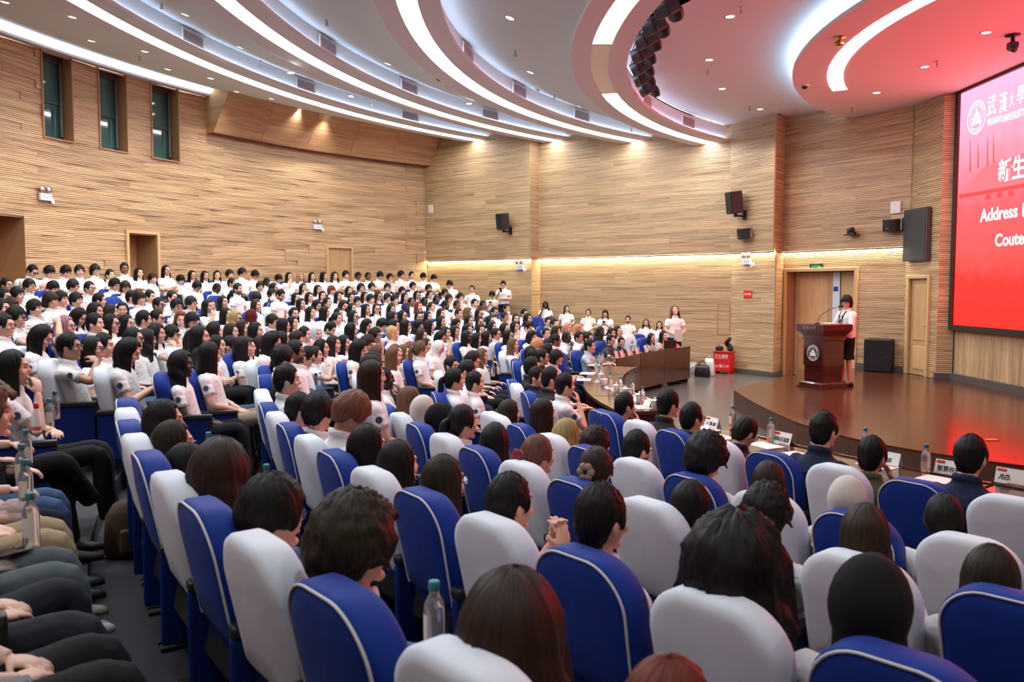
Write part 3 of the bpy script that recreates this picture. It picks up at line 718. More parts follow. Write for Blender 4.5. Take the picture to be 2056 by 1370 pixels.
# ------------------------------------------------------------------ the LED screen
SX = X_SCR-.07
PA, PB = np.array([SX, 20.0]), np.array([SX, 0.0])
SY0, SY1 = on_line(1922, 420, PA, PB)[1], 2*AX-16.75; SZ0, SZ1 = on_line(1915, 652, PA, PB)[2], on_line(1929, 189, PA, PB)[2]
scr = tag(empty('led_screen', (SX, AX, SZ0)), 'large red LED screen with white lettering in a black frame', 'screen')
inv = Matrix.Translation(-Vector(scr.location))
def scr_child(o): o.matrix_parent_inverse = inv; return o
def screen_mat():
    m = bpy.data.materials.new('screen_picture'); m.use_nodes = True; nt = m.node_tree; nt.nodes.clear(); L = nt.links.new
    tc = nt.nodes.new('ShaderNodeTexCoord'); sp = nt.nodes.new('ShaderNodeSeparateXYZ'); L(tc.outputs['Object'], sp.inputs[0])
    mr = nt.nodes.new('ShaderNodeMapRange'); mr.inputs['From Min'].default_value = SZ0; mr.inputs['From Max'].default_value = SZ1; L(sp.outputs[2], mr.inputs['Value'])
    nz = nt.nodes.new('ShaderNodeTexNoise'); nz.inputs['Scale'].default_value = 3.5; nz.inputs['Detail'].default_value = 6; L(tc.outputs['Object'], nz.inputs['Vector'])
    ma = nt.nodes.new('ShaderNodeMath'); ma.operation = 'MULTIPLY_ADD'; ma.inputs[1].default_value = .16; ma.inputs[2].default_value = -.08; L(nz.outputs['Fac'], ma.inputs[0])
    ad = nt.nodes.new('ShaderNodeMath'); L(mr.outputs[0], ad.inputs[0]); L(ma.outputs[0], ad.inputs[1])
    cr = nt.nodes.new('ShaderNodeValToRGB'); e = cr.color_ramp.elements
    e[0].position = 0; e[0].color = (1, .013, .010, 1); e[1].position = 1; e[1].color = (1, .155, .23, 1)
    for pos, col in ((.18, (1, .016, .013, 1)), (.30, (1, .034, .032, 1)), (.5, (1, .043, .048, 1)), (.7, (1, .095, .125, 1)), (.86, (1, .137, .20, 1))):
        k = e.new(pos); k.color = col
    L(ad.outputs[0], cr.inputs[0]); em = nt.nodes.new('ShaderNodeEmission'); em.inputs[1].default_value = SCREEN; L(cr.outputs[0], em.inputs[0])
    o = nt.nodes.new('ShaderNodeOutputMaterial'); L(em.outputs[0], o.inputs[0]); return m
mb = MB(); mb.add([(SX, SY0, SZ0), (SX, SY1, SZ0), (SX, SY1, SZ1), (SX, SY0, SZ1)], [(0, 1, 2, 3)]); scr_child(mb.build('display', screen_mat(), scr))
mb = MB(); fw = .11
for y0, y1, z0, z1 in ((SY0, SY0+fw, SZ0-fw, SZ1+fw), (SY1-fw, SY1, SZ0-fw, SZ1+fw), (SY1, SY0, SZ1, SZ1+fw), (SY1, SY0, SZ0-fw, SZ0)):
    mb.box((SX, (y0+y1)/2, (z0+z1)/2), (.1, abs(y1-y0), z1-z0))
scr_child(mb.build('frame', M['black'], scr))
mw = emis('screen_white', (1, .95, .97), 1.6)
md = emis('screen_picture_hall', (1, .027, .026), SCREEN); md2 = emis('screen_picture_roof', (1, .063, .075), SCREEN)
SB_ = Matrix(((0, 0, -1), (-1, 0, 0), (0, 1, 0)))          # right = -Y, up = +Z, out = -X
def spx(px, py, d=.004): q = on_line(px, py, PA, PB); return Vector((SX-d, q[1], q[2]))
# picture behind the lettering: a broad roof, a row of windows, trees
def spoly(pts, m, name, d):
    mb = MB(); mb.add([tuple(spx(*p, d)) for p in pts], [tuple(range(len(pts)))]); return scr_child(mb.build(name, m, scr))
spoly([(1926, 391), (1975, 335), (2060, 306), (2060, 368)], md2, 'pictured_roof', .002)
spoly([(1926, 391), (2060, 368), (2060, 376), (1926, 399)], md, 'pictured_eaves', .003)
for x in (1984, 2007, 2030): spoly([(x-5, 392-(x-1984)*.17), (x+5, 390-(x-1984)*.17), (x+5, 400-(x-1984)*.17), (x-5, 402-(x-1984)*.17)], md, 'pictured_window', .003)
for k, (x, y) in enumerate(((1948, 280), (1964, 288), (1983, 276), (1995, 270))): spoly([(x-1.2, 345-k*6), (x+1.6, 345-k*6), (x+.6, y), (x-.4, y)], md, 'pictured_tree', .003)
def stext(s, xl, yl, xr, yt, bold=0.0):
    a, b, c = spx(xl, yl, .006), spx(xr, yl, .006), spx(xl, yt, .006); o = put_text(s, mw, scr, SB_, a, a.y-b.y, c.z-a.z, bold); return scr_child(o)
stext('武', 1983, 235, 2000, 195); stext('漢', 2006, 229, 2022, 189); stext('大', 2027, 215, 2036, 188); stext('學', 2042, 210, 2058, 174)
stext('WUHAN', 1982, 254, 2009, 240, .012); stext('UNIVERSITY', 2012, 247, 2058, 232, .012)
stext('新', 2004, 368, 2030, 322, .02); stext('生', 2032, 361, 2058, 315, .02)
stext('Address', 1968, 447, 2043, 421, .025); stext('b', 2053, 436, 2066, 408, .025); stext('Coute', 1998, 496, 2056, 470, .025)
q = spx(1961, 236, .006); o = link('crest', emblem_mesh(mw), scr); r1 = (spx(1961, 203).z-spx(1961, 270).z)/2
o.matrix_basis = Matrix.Translation(q) @ SB_.to_4x4() @ Matrix.Scale(r1, 4); scr_child(o)

# ------------------------------------------------------------------ wall fittings
def wall_spot(px, py, p, q, up=0.0):
    p, q = np.array(p), np.array(q); d = (q-p)/np.hypot(*(q-p)); n = np.array([-d[1], d[0]])
    h = on_line(px, py, p+n*up, q+n*up); return Vector(h), math.atan2(d[1], d[0])
def back_spot(px, py):
    h = on_circle(px, py, CEN, R_BACK); return Vector(h), ang(h[:2])+math.pi/2
# local frame of a fitting: +Y points off the wall, X along it
def speaker_box(loc, rz, w, h, d, label):
    o = tag(empty('wall_speaker', loc, rz), label, 'speaker', 'wall loudspeakers'); T = Matrix.Rotation(R_(-8), 3, 'X') @ Matrix.Rotation(R_(-22), 3, 'Z')
    b = MB(); b.bbox((0, .30, 0), (w, d, h), .02, T); b.build('cabinet', M['black'], o)
    b = MB(); b.bbox((0, 0, 0), (w*.92, .02, h*.94), .006); g = b.build('grille', M['blackcloth'], o); g.rotation_euler = T.to_euler(); g.location = Vector((0, .30, 0))+T @ Vector((0, d/2+.006, 0))
    b = MB(); b.box((0, 0, -h*.40), (w*.16, .006, .012)); g = b.build('badge', M['steel'], o); g.rotation_euler = T.to_euler(); g.location = Vector((0, .30, 0))+T @ Vector((0, d/2+.02, 0))
    b = MB(); b.bbox((-.08, .02, -h*.55), (.1, .04, .24), .006); b.box((-.06, .15, -h*.6), (.05, .28, .05)); b.box((-.02, .28, -h*.54), (.06, .06, .12)); b.build('bracket', M['black'], o)
    return o
l, r = wall_spot(1022, 446, C1, KC, PRO); speaker_box(l, r, .34, .50, .28, 'black loudspeaker on the side wall beyond the corner pilaster')
l, r = wall_spot(1492, 408, P3, P2, PRO); speaker_box(l, r, .38, .56, .30, 'tall black loudspeaker high on the pilaster beside the stage')
def bow_speaker(loc, rz, label):
    o = tag(empty('wall_speaker', loc, rz), label, 'speaker', 'wall loudspeakers'); mb = MB()
    pts = [(-.22, .10), (-.15, .22), (-.05, .27), (.05, .27), (.15, .22), (.22, .10)]
    mb.prism(pts, -.13, .13, Matrix.Rotation(R_(-10), 3, 'X')); mb.build('cabinet', M['black'], o)
    for s in (-1, 1): MB().box((s*.225, .10, 0), (.02, .06, .27)).build('end_cheek', M['steel'], o)
    MB().box((0, .05, -.1), (.12, .12, .08)).build('bracket', M['black'], o); MB().box((0, .285, -.1), (.07, .006, .012), Matrix.Rotation(R_(-10), 3, 'X')).build('badge', M['steel'], o)
l, r = wall_spot(1501, 468, P3, P2, PRO); bow_speaker(l, r, 'short bow-fronted black speaker under the tall one on the pilaster')
l, r = wall_spot(1797, 451, P5, P4, PRO); bow_speaker(l, r, 'short bow-fronted black speaker below a white box beside the screen')
for px, py, (p, q), up, w in ((866, 420, (C1, KC), PRO, 'at the far corner of the hall'), (1800, 417, (P5, P4), PRO, 'above the small speaker beside the screen')):
    l, r = wall_spot(px, py, p, q, up); o = tag(empty('wireless_box', l, r), 'white square wireless box '+w, 'box', 'wireless boxes')
    MB().bbox((0, .03, 0), (.24 if px > 1000 else .19, .05, .27), .018).build('cover', M['white'], o); MB().box((0, .057, -.09), (.05, .003, .012)).build('badge', M['pale'], o)
def emergency(loc, rz, label, s=1.0):
    o = tag(empty('emergency_light', loc, rz), label, 'emergency light', 'twin-head emergency lights'); o.scale = (s, s, s)
    MB().bbox((0, .04, 0), (.30, .07, .15), .012).build('battery_box', M['pale'], o)
    for sx in (-1, 1):
        h = MB().lathe([(.02, -.05), (.06, -.02), (.068, .02), (.06, .03)], 16, Matrix.Rotation(R_(-80), 3, 'X')).build('lamp_head', M['chrome'], o, True); h.location = (sx*.085, .06, .16)
        MB().lathe([(.001, 0), (.055, 0)], 16, Matrix.Rotation(R_(-80), 3, 'X'), caps=False).build('lens', M['white'], h).location = (0, .028, .004)
        MB().tube([(sx*.085, .05, .07), (sx*.085, .05, .13)], .012, 6).build('stalk', M['white'], o)
    MB().bbox((-.20, .02, -.07), (.09, .03, .09), .008).build('socket', M['white'], o)
    MB().tube([(-.15, .05, -.04), (-.17, .07, -.12), (-.2, .06, -.15), (-.21, .05, -.09)], .006, 5).build('cord', M['white'], o)
    for k in range(3): MB().box((-.08+.06*k, .077, .02-.03*(k % 2)), (.03, .003, .012)).build('indicator', M['blacktxt'], o)
l, r = back_spot(88, 396); emergency(l, r, 'twin-head emergency light on the back wall below the first window')
l, r = back_spot(636, 456); emergency(l, r, 'twin-head emergency light on the back wall near the flush door')
l, r = wall_spot(1045, 537, C1, KC); emergency(l, r, 'twin-head emergency light on the corner pilaster under the cove')
l, r = wall_spot(1501, 526, P3, P2); emergency(l, r, 'twin-head emergency light on the pilaster beside the stage')
l, r = wall_spot(1717, 467, P5, P4, PRO); o = tag(empty('conference_camera', l, r), 'black pan-tilt camera on a wall shelf beside the stage', 'camera')
MB().bbox((0, .12, -.06), (.26, .24, .02), .006).build('shelf', M['black'], o); MB().bbox((0, .13, -.02), (.16, .15, .06), .015).build('base', M['black'], o); MB().ball((0, .13, .05), (.07, .075, .07)).build('head', M['black'], o, True)
MB().lathe([(.045, 0), (.045, .07), (.038, .08)], 14, Matrix.Rotation(R_(-90), 3, 'X')).build('lens_barrel', M['grey'], o, True).location = (.02, .17, .05)
l, r = wall_spot(1845, 472, P6, P5, .02); o = tag(empty('line_speaker', l, r), 'tall flat grey loudspeaker panel beside the screen', 'speaker'); hh = wall_spot(1845, 420, P6, P5, .02)[0].z-wall_spot(1845, 525, P6, P5, .02)[0].z
MB().bbox((0, .05, 0), (.92, .1, hh), .01).build('cabinet', M['grey'], o); MB().bbox((0, .104, 0), (.86, .012, hh-.06), .004).build('grille', mat('grey_mesh', (.05, .055, .06), .8, bump=.5, bscale=300), o)
WB = Matrix(((-1, 0, 0), (0, 0, 1), (0, 1, 0)))            # right = -X (seen from the room), up = Z, out = +Y
l, r = wall_spot(1640, 537, P5, P4); o = tag(empty('exit_sign', l, r), 'green and black exit sign above the double door', 'sign')
MB().bbox((0, .02, 0), (.36, .04, .17), .008).build('housing', M['black'], o)
put_text('安全出口', M['greensign'], o, WB, Vector((.12, .043, .0)), .24, .055); put_text('EXIT', M['greensign'], o, WB, Vector((.06, .043, -.055)), .12, .035)
b = MB(); b.add([(-.14, .043, .02), (-.06, .043, .02), (-.06, .043, -.01), (-.14, .043, -.01), (-.17, .043, .005)], [(0, 1, 2, 3), (0, 3, 4)]); b.build('arrow', M['greensign'], o)
MB().box((0, .02, .09), (.1, .03, .012)).build('lamp_bar', M['white'], o)
l, r = wall_spot(1502, 591, P3, P2); o = tag(empty('no_smoking_sign', l, r), 'small red wall sign with white characters on the pilaster', 'sign')
MB().box((0, .012, 0), (.27, .012, .2)).build('plate', M['red'], o); put_text('禁止吸烟', M['whitetxt'], o, WB, Vector((.11, .02, -.025)), .22, .055)
hp = struct(empty('trim_2'), 'flush service hatch in the side wall'); l, r = wall_spot(1453, 642, P2, PS)
for dx, dz, w, h in ((-.17, 0, .012, .80), (.17, 0, .012, .80), (0, .4, .35, .012), (0, -.4, .35, .012)): 
    b = MB(); b.box((dx, .004, dz), (w, .012, h)); q_ = b.build('hatch_edge', M['edge'], hp); q_.location = l; q_.rotation_euler = (0, 0, r)
# ------------------------------------------------------------------ things on and beside the stage
pod = tag(empty('podium', (5.855, 15.54, STAGE_Z), math.atan2(-.92, .40)+math.pi/2+math.pi/2), 'tall dark red mahogany lectern with a white crest on the stage', 'podium')
pod.rotation_euler = (0, 0, math.atan2(-.40, -.92)+math.pi/2)        # local -Y is the front
def sq(prof, name, m, parent, ar=1.0):
    mb = MB(); mb.rings([[(sx*h, sy*h*ar, z) for sx, sy in ((-1, -1), (1, -1), (1, 1), (-1, 1))] for h, z in prof]); return mb.build(name, m, parent)
sq([(.33, 0), (.33, .03)], 'foot', M['mahog'], pod); sq([(.30, .03), (.30, .09), (.265, .115)], 'plinth', M['mahog'], pod)
sq([(.235, .11), (.235, .42)], 'lower_body', M['mahog'], pod); sq([(.25, .42), (.25, .90)], 'upper_body', M['mahog'], pod)
sq([(.27, .90), (.275, .91), (.275, .92), (.262, .935), (.262, .98), (.35, 1.09)], 'cornice', M['mahog'], pod); sq([(.35, 1.09), (.35, 1.19), (.345, 1.2)], 'top', M['mahog'], pod)
MB().lathe([(.001, .004), (.158, .004), (.158, 0)], 40, caps=False).build('crest_disc', M['black'], pod).matrix_basis = Matrix.Translation((0, -.254, .66)) @ Matrix.Rotation(R_(90), 4, 'X')
o = link('crest', emblem_mesh(M['whitetxt']), pod); o.matrix_basis = Matrix.Translation((0, -.26, .66)) @ Matrix.Rotation(R_(90), 4, 'X') @ Matrix.Scale(.15, 4)
PF = Matrix(((1, 0, 0), (0, 0, -1), (0, 1, 0)))
put_text('武漢大學', M['steel'], pod, PF, Vector((-.19, -.353, 1.11)), .34, .055)
mic = tag(empty('microphone', tuple(pod.matrix_world @ Vector((0, 0, 0)))), 'black gooseneck microphone with a red ring on the lectern', 'microphone')
mic.location = (5.855, 15.54, STAGE_Z+1.2); mic.rotation_euler = pod.rotation_euler
MB().lathe([(.05, 0), (.05, .015), (.02, .02)], 14).build('base', M['black'], mic, True).location = (-.05, -.12, 0)
MB().tube([(-.05, -.12, .01), (-.04, -.10, .1), (0, -.02, .2), (.1, .08, .28), (.17, .14, .31)], .006, 6).build('gooseneck', M['black'], mic, True)
MB().tube([(.17, .14, .31), (.19, .155, .318)], .014, 10).build('red_ring', emis('mic_ring', (1, .08, .03), 2), mic); MB().tube([(.19, .155, .318), (.23, .19, .335)], .017, 10).build('capsule', M['blackcloth'], mic, True)
MB().bbox((0, .12, .008), (.30, .21, .012), .003).build('speech_paper', M['white']); sp = bpy.data.objects['speech_paper']; sp.location = (5.855, 15.54, STAGE_Z+1.2); sp.rotation_euler = pod.rotation_euler; tag(sp, 'white sheets of paper lying on the lectern top', 'paper')
f0, f1 = np.array([7.98, 18.66]), np.array([8.43, 18.33]); fd = (f1-f0)/np.hypot(*(f1-f0)); fn = np.array([-fd[1], fd[0]]); fn = fn if fn @ f0 > 0 else -fn
c = (f0+f1)/2+fn*.10; o = tag(empty('subwoofer', (c[0], c[1], STAGE_Z), math.atan2(fd[1], fd[0])), 'large black subwoofer cabinet against the wall on the stage', 'speaker')
MB().bbox((0, 0, .37), (.57, .52, .72), .015).build('cabinet', mat('sub_black', (.014, .014, .016), .6, bump=.4, bscale=400), o); MB().bbox((0, -.262, .37), (.54, .01, .68), .004).build('grille', M['blackcloth'], o)
for s in (-1, 1): MB().bbox((s*.1, -.27, .42), (.05, .012, .05), .004).build('port', M['black'], o)
for sx in (-1, 1):
    for sy in (-1, 1): MB().box((sx*.24, sy*.2, .005), (.05, .05, .01)).build('foot', M['black'], o)
# fire-extinguisher box, bags
l = at_z(1449, 751, 0); o = tag(empty('extinguisher_box', (l[0]+.0, l[1], 0), math.atan2(DW[1], DW[0])+math.pi), 'red fire extinguisher box with white characters by the pilaster', 'box')
MB().bbox((0, .13, .31), (.46, .28, .50), .008).build('case', M['red'], o); MB().bbox((0, .13, .572), (.50, .32, .03), .006).build('lid', M['red'], o)
for sx in (-1, 1): MB().box((sx*.19, .13, .03), (.05, .24, .06)).build('foot', M['red'], o)
put_text('灭火器箱', M['whitetxt'], o, PF, Vector((-.19, -.012, .42)), .36, .09); put_text('Fire extinguisher box', M['whitetxt'], o, PF, Vector((-.19, -.012, .385)), .36, .024); put_text('火警119', M['whitetxt'], o, PF, Vector((-.19, -.012, .16)), .38, .085)
eb = o.location.copy(); er = o.rotation_euler.z; ER = Matrix.Rotation(er, 3, 'Z')
def by_box(x, y, z): return tuple(eb+ER @ Vector((x, y, z)))
o = tag(empty('camera_case', by_box(-.13, .12, .588), er), 'small black case on the red extinguisher box', 'case'); MB().bbox((0, 0, .06), (.17, .14, .11), .02).build('body', M['black'], o); MB().tube([(-.05, 0, .11), (0, 0, .15), (.05, 0, .11)], .008, 6).build('handle', M['black'], o)
o = MB()
for i in range(9):
    a = i*.7; o.ball((.11+.05*math.cos(a), .10+.04*math.sin(a), .05+.032*i), (.09-.006*i, .08-.005*i, .055), 10, 7)
o = o.build('black_jacket', mat('black_cloth', (.01, .01, .012), .85, bump=.8, bscale=30), None, True); o.location = by_box(0, .04, .594); o.rotation_euler = (0, 0, er); tag(o, 'crumpled black jacket heaped on the red extinguisher box', 'jacket')
def bag(px, py, w, h, d, m, name, label):
    l = at_z(px, py, 0); o = tag(empty(name, (l[0], l[1], 0), er), label, 'bag'); mb = MB(); R = []
    for t, f in ((0, .92), (.06, 1), (.4, 1.0), (.75, .93), (1, .82)):
        R.append([(w/2*f*math.copysign(abs(math.cos(a))**.5, math.cos(a)), d/2*(f if t < .5 else f*(1.1-.6*t))*math.copysign(abs(math.sin(a))**.5, math.sin(a)), h*t) for a in (2*math.pi*k/20 for k in range(20))])
    mb.rings(R); mb.build('body', m, o, True); return o
o = bag(1410, 757, .40, .30, .16, mat('black_leather', (.012, .013, .014), .3), 'handbag', 'black leather handbag on the floor beside the red box')
for y in (-.03, .03): MB().tube([(-.10, y, .28), (-.08, y, .36), (0, y, .40), (.08, y, .36), (.10, y, .28)], .009, 6).build('handle', M['black'], o)
MB().box((0, -.085, .17), (.05, .006, .02)).build('clasp', M['steel'], o)
o = bag(1424, 755, .26, .44, .14, mat('white_plastic', (.75, .78, .8), .35), 'carrier_bag', 'white plastic carrier bag behind the black handbag')
o.location.x += .0; o.location.y += .0; MB().box((0, -.075, .25), (.14, .004, .1)).build('print', M['pale'], o); MB().tube([(-.06, 0, .42), (0, 0, .52), (.06, 0, .42)], .006, 5).build('handle', M['white'], o)
o = bag(1390, 751, .26, .30, .2, mat('clear_plastic', (.8, .8, .82), .25, trans=.6), 'clear_bag', 'clear plastic bag of red and white things by the table end')
for i in range(6): MB().ball((.07*math.cos(i*1.1), .05*math.sin(i*1.1), .06+.03*i), .045, 10, 7).build('bundle', M['red'] if i % 3 == 0 else M['white'], o, True)
o = tag(empty('floor_mat', tuple(at_z(1990, 884, STAGE_Z)), 0), 'small red card lying on the stage near the screen', 'card'); MB().bbox((0, 0, .004), (.16, .10, .008), .002).build('card', M['red'], o); MB().box((0, 0, .0085), (.13, .07, .001)).build('print', mat('card_print', (.8, .3, .15), .5), o); o.name = 'red_card'
# ------------------------------------------------------------------ chairs
M['blue'] = mat('blue_cover', (.004, .030, .235), .65, spec=.2, bump=.35, bscale=9, sheen=.05)
M['bluedk'] = mat('blue_upholstery', (.006, .022, .16), .75, spec=.2, bump=.3, bscale=60)
M['whitecov'] = mat('white_cover', (.70, .755, .83), .7, spec=.2, bump=.45, bscale=9, sheen=.1)
M['piping'] = mat('white_piping', (.62, .63, .64), .6)
M['arm'] = mat('black_armrest', (.014, .014, .015), .42)
M['navyprint'] = mat('navy_print', (.02, .05, .2), .6); M['paleprint'] = mat('pale_blue_print', (.12, .2, .5), .6)
for _k in ('blue', 'whitecov'):
    for _n in M[_k].node_tree.nodes:
        if _n.type == 'BUMP': _n.inputs['Distance'].default_value = .02; _n.inputs['Strength'].default_value = .32
        if _n.type == 'TEX_NOISE': _n.inputs['Scale'].default_value = 5; _n.inputs['Detail'].default_value = 2; _n.inputs['Distortion'].default_value = 1.0
RECL = .20
def outline(w, h, rt, rb, n=8, taper=.94):
    """rounded-top shield in x,z starting at the bottom left, going over the top"""
    P = []; hw = w/2
    def corner(cx, cz, r, a0, a1):
        for i in range(n+1):
            a = a0+(a1-a0)*i/n; P.append((cx+r*math.cos(a), cz+r*math.sin(a)))
    corner(-hw*taper+rb, rb, rb, -math.pi/2, -math.pi); corner(-hw+rt, h-rt*.8, rt, math.pi, math.pi/2)
    corner(hw-rt, h-rt*.8, rt, math.pi/2, 0); corner(hw*taper-rb, rb, rb, 0, -math.pi/2)
    m = max(p[1] for p in P); return [(x, z*h/m+(.018*(1-(x/hw)**2) if z > h*.5 else 0)) for x, z in P]
def slab(P, z0, layers, bulge=.0, ztop=1.04):
    mb = MB(); cx = 0; cz = (max(p[1] for p in P)+min(p[1] for p in P))/2; hw = max(p[0] for p in P); hh = cz
    def pt(x, z, y): Z = z0+z; return (x, y+(ztop-Z)*RECL, Z)
    R = [[pt(x*(1-i/hw), cz+(z-cz)*(1-i/hh), y) for x, z in P] for y, i in layers]
    k = len(P)
    R2 = [[pt(x*.5, cz+(z-cz)*.5, layers[0][0]-bulge*.8) for x, z in P]]+R+[[pt(x*.5, cz+(z-cz)*.5, layers[-1][0]+bulge*.8) for x, z in P]]
    mb.rings(R2, caps=True); return mb, R
LAY = [(-.080, .07), (-.076, .035), (-.064, .010), (-.045, 0), (.035, 0), (.052, .010), (.062, .035), (.066, .07)]
Pc = outline(.45, .475, .15, .03); mb, Rg = slab(Pc, .555, LAY, .010, 1.04)
CH = {}
CH['cover_w'] = mb.mesh('cover', M['whitecov'], True); CH['cover_b'] = mb.mesh('cover', M['blue'], True)
pp = [Vector(p)+Vector((0, -.004, 0)) for p in Rg[2]][3:-3]
CH['piping'] = MB().tube(pp, .0048, 6).mesh('piping', M['piping'], True)
Pb = outline(.42, .58, .13, .04); mb, _ = slab(Pb, .42, [(y*.8, i) for y, i in LAY], .006, 1.05); CH['back'] = mb.mesh('backrest', M['bluedk'], True)
mb = MB(); mb.bbox((0, .30, .425), (.46, .46, .10), .035); CH['seat'] = mb.mesh('seat', M['bluedk'], True)
mb = MB(); mb.bbox((0, .22, .655), (.065, .46, .045), .012); mb.box((0, .435, .60), (.05, .03, .10)); CH['arm'] = mb.mesh('armrest', M['arm'])
mb = MB(); mb.bbox((0, .21, .43), (.045, .44, .41), .012); CH['side'] = mb.mesh('side_panel', M['bluedk'])
mb = MB(); mb.bbox((0, .20, .13), (.04, .16, .26), .008); mb.bbox((0, .22, .012), (.06, .34, .022), .006); CH['leg'] = mb.mesh('leg', M['arm'])
mb = MB(); mb.bbox((0, .045, .50), (.34, .02, .16), .01, Matrix.Rotation(R_(-11), 3, 'X')); CH['rear'] = mb.mesh('rear_panel', M['arm'])
CH['emb_w'] = emblem_mesh(M['navyprint'], 24); CH['emb_b'] = emblem_mesh(M['paleprint'], 24)
CHAIRS = []           # (row, angle, object, colour)
def chair(row, th, colour, detail=True, arms=1, dz=0, emblem=False, r=None, rz=None):
    r = ROWS[row] if r is None else r; p = pol(th, r); z = zf(r) if row is None else ROWZ[row]
    o = empty('theatre_chair', (p[0], p[1], z+dz), (th+math.pi/2) if rz is None else rz)
    link('backrest', CH['back'], o); c = link('cover', CH['cover_'+colour], o)
    if colour == 'b': link('piping', CH['piping'], c)
    link('seat', CH['seat'], o)
    if arms & 1: link('armrest', CH['arm'], o, (.265, 0, 0)); link('side_panel', CH['side'], o, (.265, 0, 0))
    if arms & 2: link('armrest', CH['arm'], o, (-.265, 0, 0)); link('side_panel', CH['side'], o, (-.265, 0, 0))
    if detail:
        link('rear_panel', CH['rear'], o)
        for s in (-1, 1): link('leg', CH['leg'], o, (s*.22, 0, 0))
    if emblem:
        e = link('emblem', CH['emb_'+colour], c); e.matrix_basis = Matrix.Translation((0, .083+(.20)*RECL, .87)) @ Matrix.Rotation(math.atan(RECL), 4, 'X').inverted() @ Matrix(((-1, 0, 0, 0), (0, 0, 1, 0), (0, 1, 0, 0), (0, 0, 0, 1))) @ Matrix.Scale(.055, 4)
        t, (x0, y0, tw, tht) = text_mesh('武汉大学', M['navyprint'] if colour == 'w' else M['paleprint']); e = link('lettering', t, c)
        e.matrix_basis = Matrix.Translation((0, .083+(.30)*RECL, .765)) @ Matrix.Rotation(math.atan(RECL), 4, 'X').inverted() @ Matrix(((-1, 0, 0, 0), (0, 0, 1, 0), (0, 1, 0, 0), (0, 0, 0, 1))) @ Matrix.Diagonal((.22/tw, .028/tht, 1, 1)) @ Matrix.Translation((-x0-tw/2, -y0, 0))
    CHAIRS.append([row, th, o, colour, emblem]); return o
def row_angle(px, py, row, h=1.05):
    """angle along a row of the chair whose top shows at a pixel"""
    p = on_circle(px, py, CEN, ROWS[row], far=False) if False else None
    q = at_z(px, py, ROWZ[row]+h); return math.atan2(q[1]-CEN[1], q[0]-CEN[0]) % (2*math.pi)
NEARC = {4: ('b', [(248, 803), (250, 821.6), (259, 843), (270, 874), (294, 905.5), (338, 945.6), (401, 995.5), (520, 1078), (674, 1175), (855, 1300)]),
 3: ('w', [(526.8, 796.5), (540, 812), (554.7, 828.6), (580, 849), (614, 875), (668, 900), (733, 935.6), (840.5, 974.5), (973, 1030), (1143, 1097), (1410, 1195), (1735, 1306)]),
 2: ('b', [(777, 814), (801.5, 830), (839, 849), (889, 870), (952, 896.7), (1038.6, 924.7), (1140.8, 960), (1313, 1006), (1473, 1060.6), (1706, 1115), (1990, 1190)]),
 1: ('w', [(993.6, 836), (1041, 853), (1094.6, 875), (1164, 895.5), (1260, 923.5), (1370, 952), (1511.4, 986), (1666, 1025.5), (1885.7, 1078.8)]),
 0: ('b', [(1223.5, 826), (1279, 843.7), (1350, 862.7), (1442.7, 884.7), (1552.6, 907), (1683, 934.5), (1837.6, 962), (2025, 1000)])}
NEAR_ANG = {}
for row, (c0, pts) in NEARC.items():
    r = ROWS[row]; A = np.array([row_angle(x, y, row) for x, y in pts]); j = np.arange(len(A))
    w = np.array([1/(1+.004*max(0, y-850)) for x, y in pts]); step = .53/r
    a0 = np.sum((A-j*step)*w)/np.sum(w)
    NEAR_ANG[row] = a0
    extra = {4: 1, 3: 1, 2: 2, 1: 2, 0: 2}[row]
    for k in range(len(A)+extra):
        chair(row, a0+k*step, c0 if k % 2 == 0 else ('w' if c0 == 'b' else 'b'), arms=3 if k == 0 else 1)

# ------------------------------------------------------------------ tables
TZ = .80
def arc_slab(c, r0, r1, a0, a1, z0, z1, n=14):
    mb = MB(); R = []
    for i in range(n+1):
        a = a0+(a1-a0)*i/n; k, s = math.cos(a), math.sin(a); R.append([(c[0]+r0*k, c[1]+r0*s, z0), (c[0]+r1*k, c[1]+r1*s, z0), (c[0]+r1*k, c[1]+r1*s, z1), (c[0]+r0*k, c[1]+r0*s, z1)])
    mb.rings(R); return mb
def curved_table(a0, a1, label, ri=9.16, ro=9.72, c=CEN):
    p = pol((a0+a1)/2, ri, c); t = tag(empty('curved_table', (p[0], p[1], 0)), label, 'table', 'curved tables before the stage'); iv = Matrix.Translation(-Vector(t.location))
    for nm, m, (r0, r1, z0, z1) in (('table_top', 'table', (ri, ro, TZ-.04, TZ)), ('front_panel', 'mahog', (ri+.02, ri+.045, .10, TZ-.04)), ('shelf', 'mahog', (ri+.06, ro-.1, TZ-.22, TZ-.20)), ('edge_rail', 'mahog', (ri-.02, ri, TZ-.06, TZ+.012))):
        o = arc_slab(c, r0, r1, a0+.002, a1-.002, z0, z1).build(nm, M[m], t); o.matrix_parent_inverse = iv
    for a in (a0+.006, a1-.006):
        b = MB(); q = pol(a, (ri+ro)/2, c); b.box((q[0], q[1], (TZ-.04)/2), (ro-ri-.06, .035, TZ-.04), Matrix.Rotation(a, 3, 'Z')); o = b.build('side_panel', M['mahog'], t); o.matrix_parent_inverse = iv
    return t
D_ = R_
for i, (a, b) in enumerate(((158.2, 166.7), (166.7, 175.2), (175.2, 183.7), (183.7, 192.2))): curved_table(D_(a), D_(b), '%s section of the curved mahogany table from the far end of the middle seats' % ORD[i].capitalize())
for i, (a, b) in enumerate(((200.6, 209), (209, 217.4), (217.4, 226), (226, 234))): curved_table(D_(a), D_(b), '%s section of the curved mahogany table before the near seats, from the aisle' % ORD[i].capitalize())
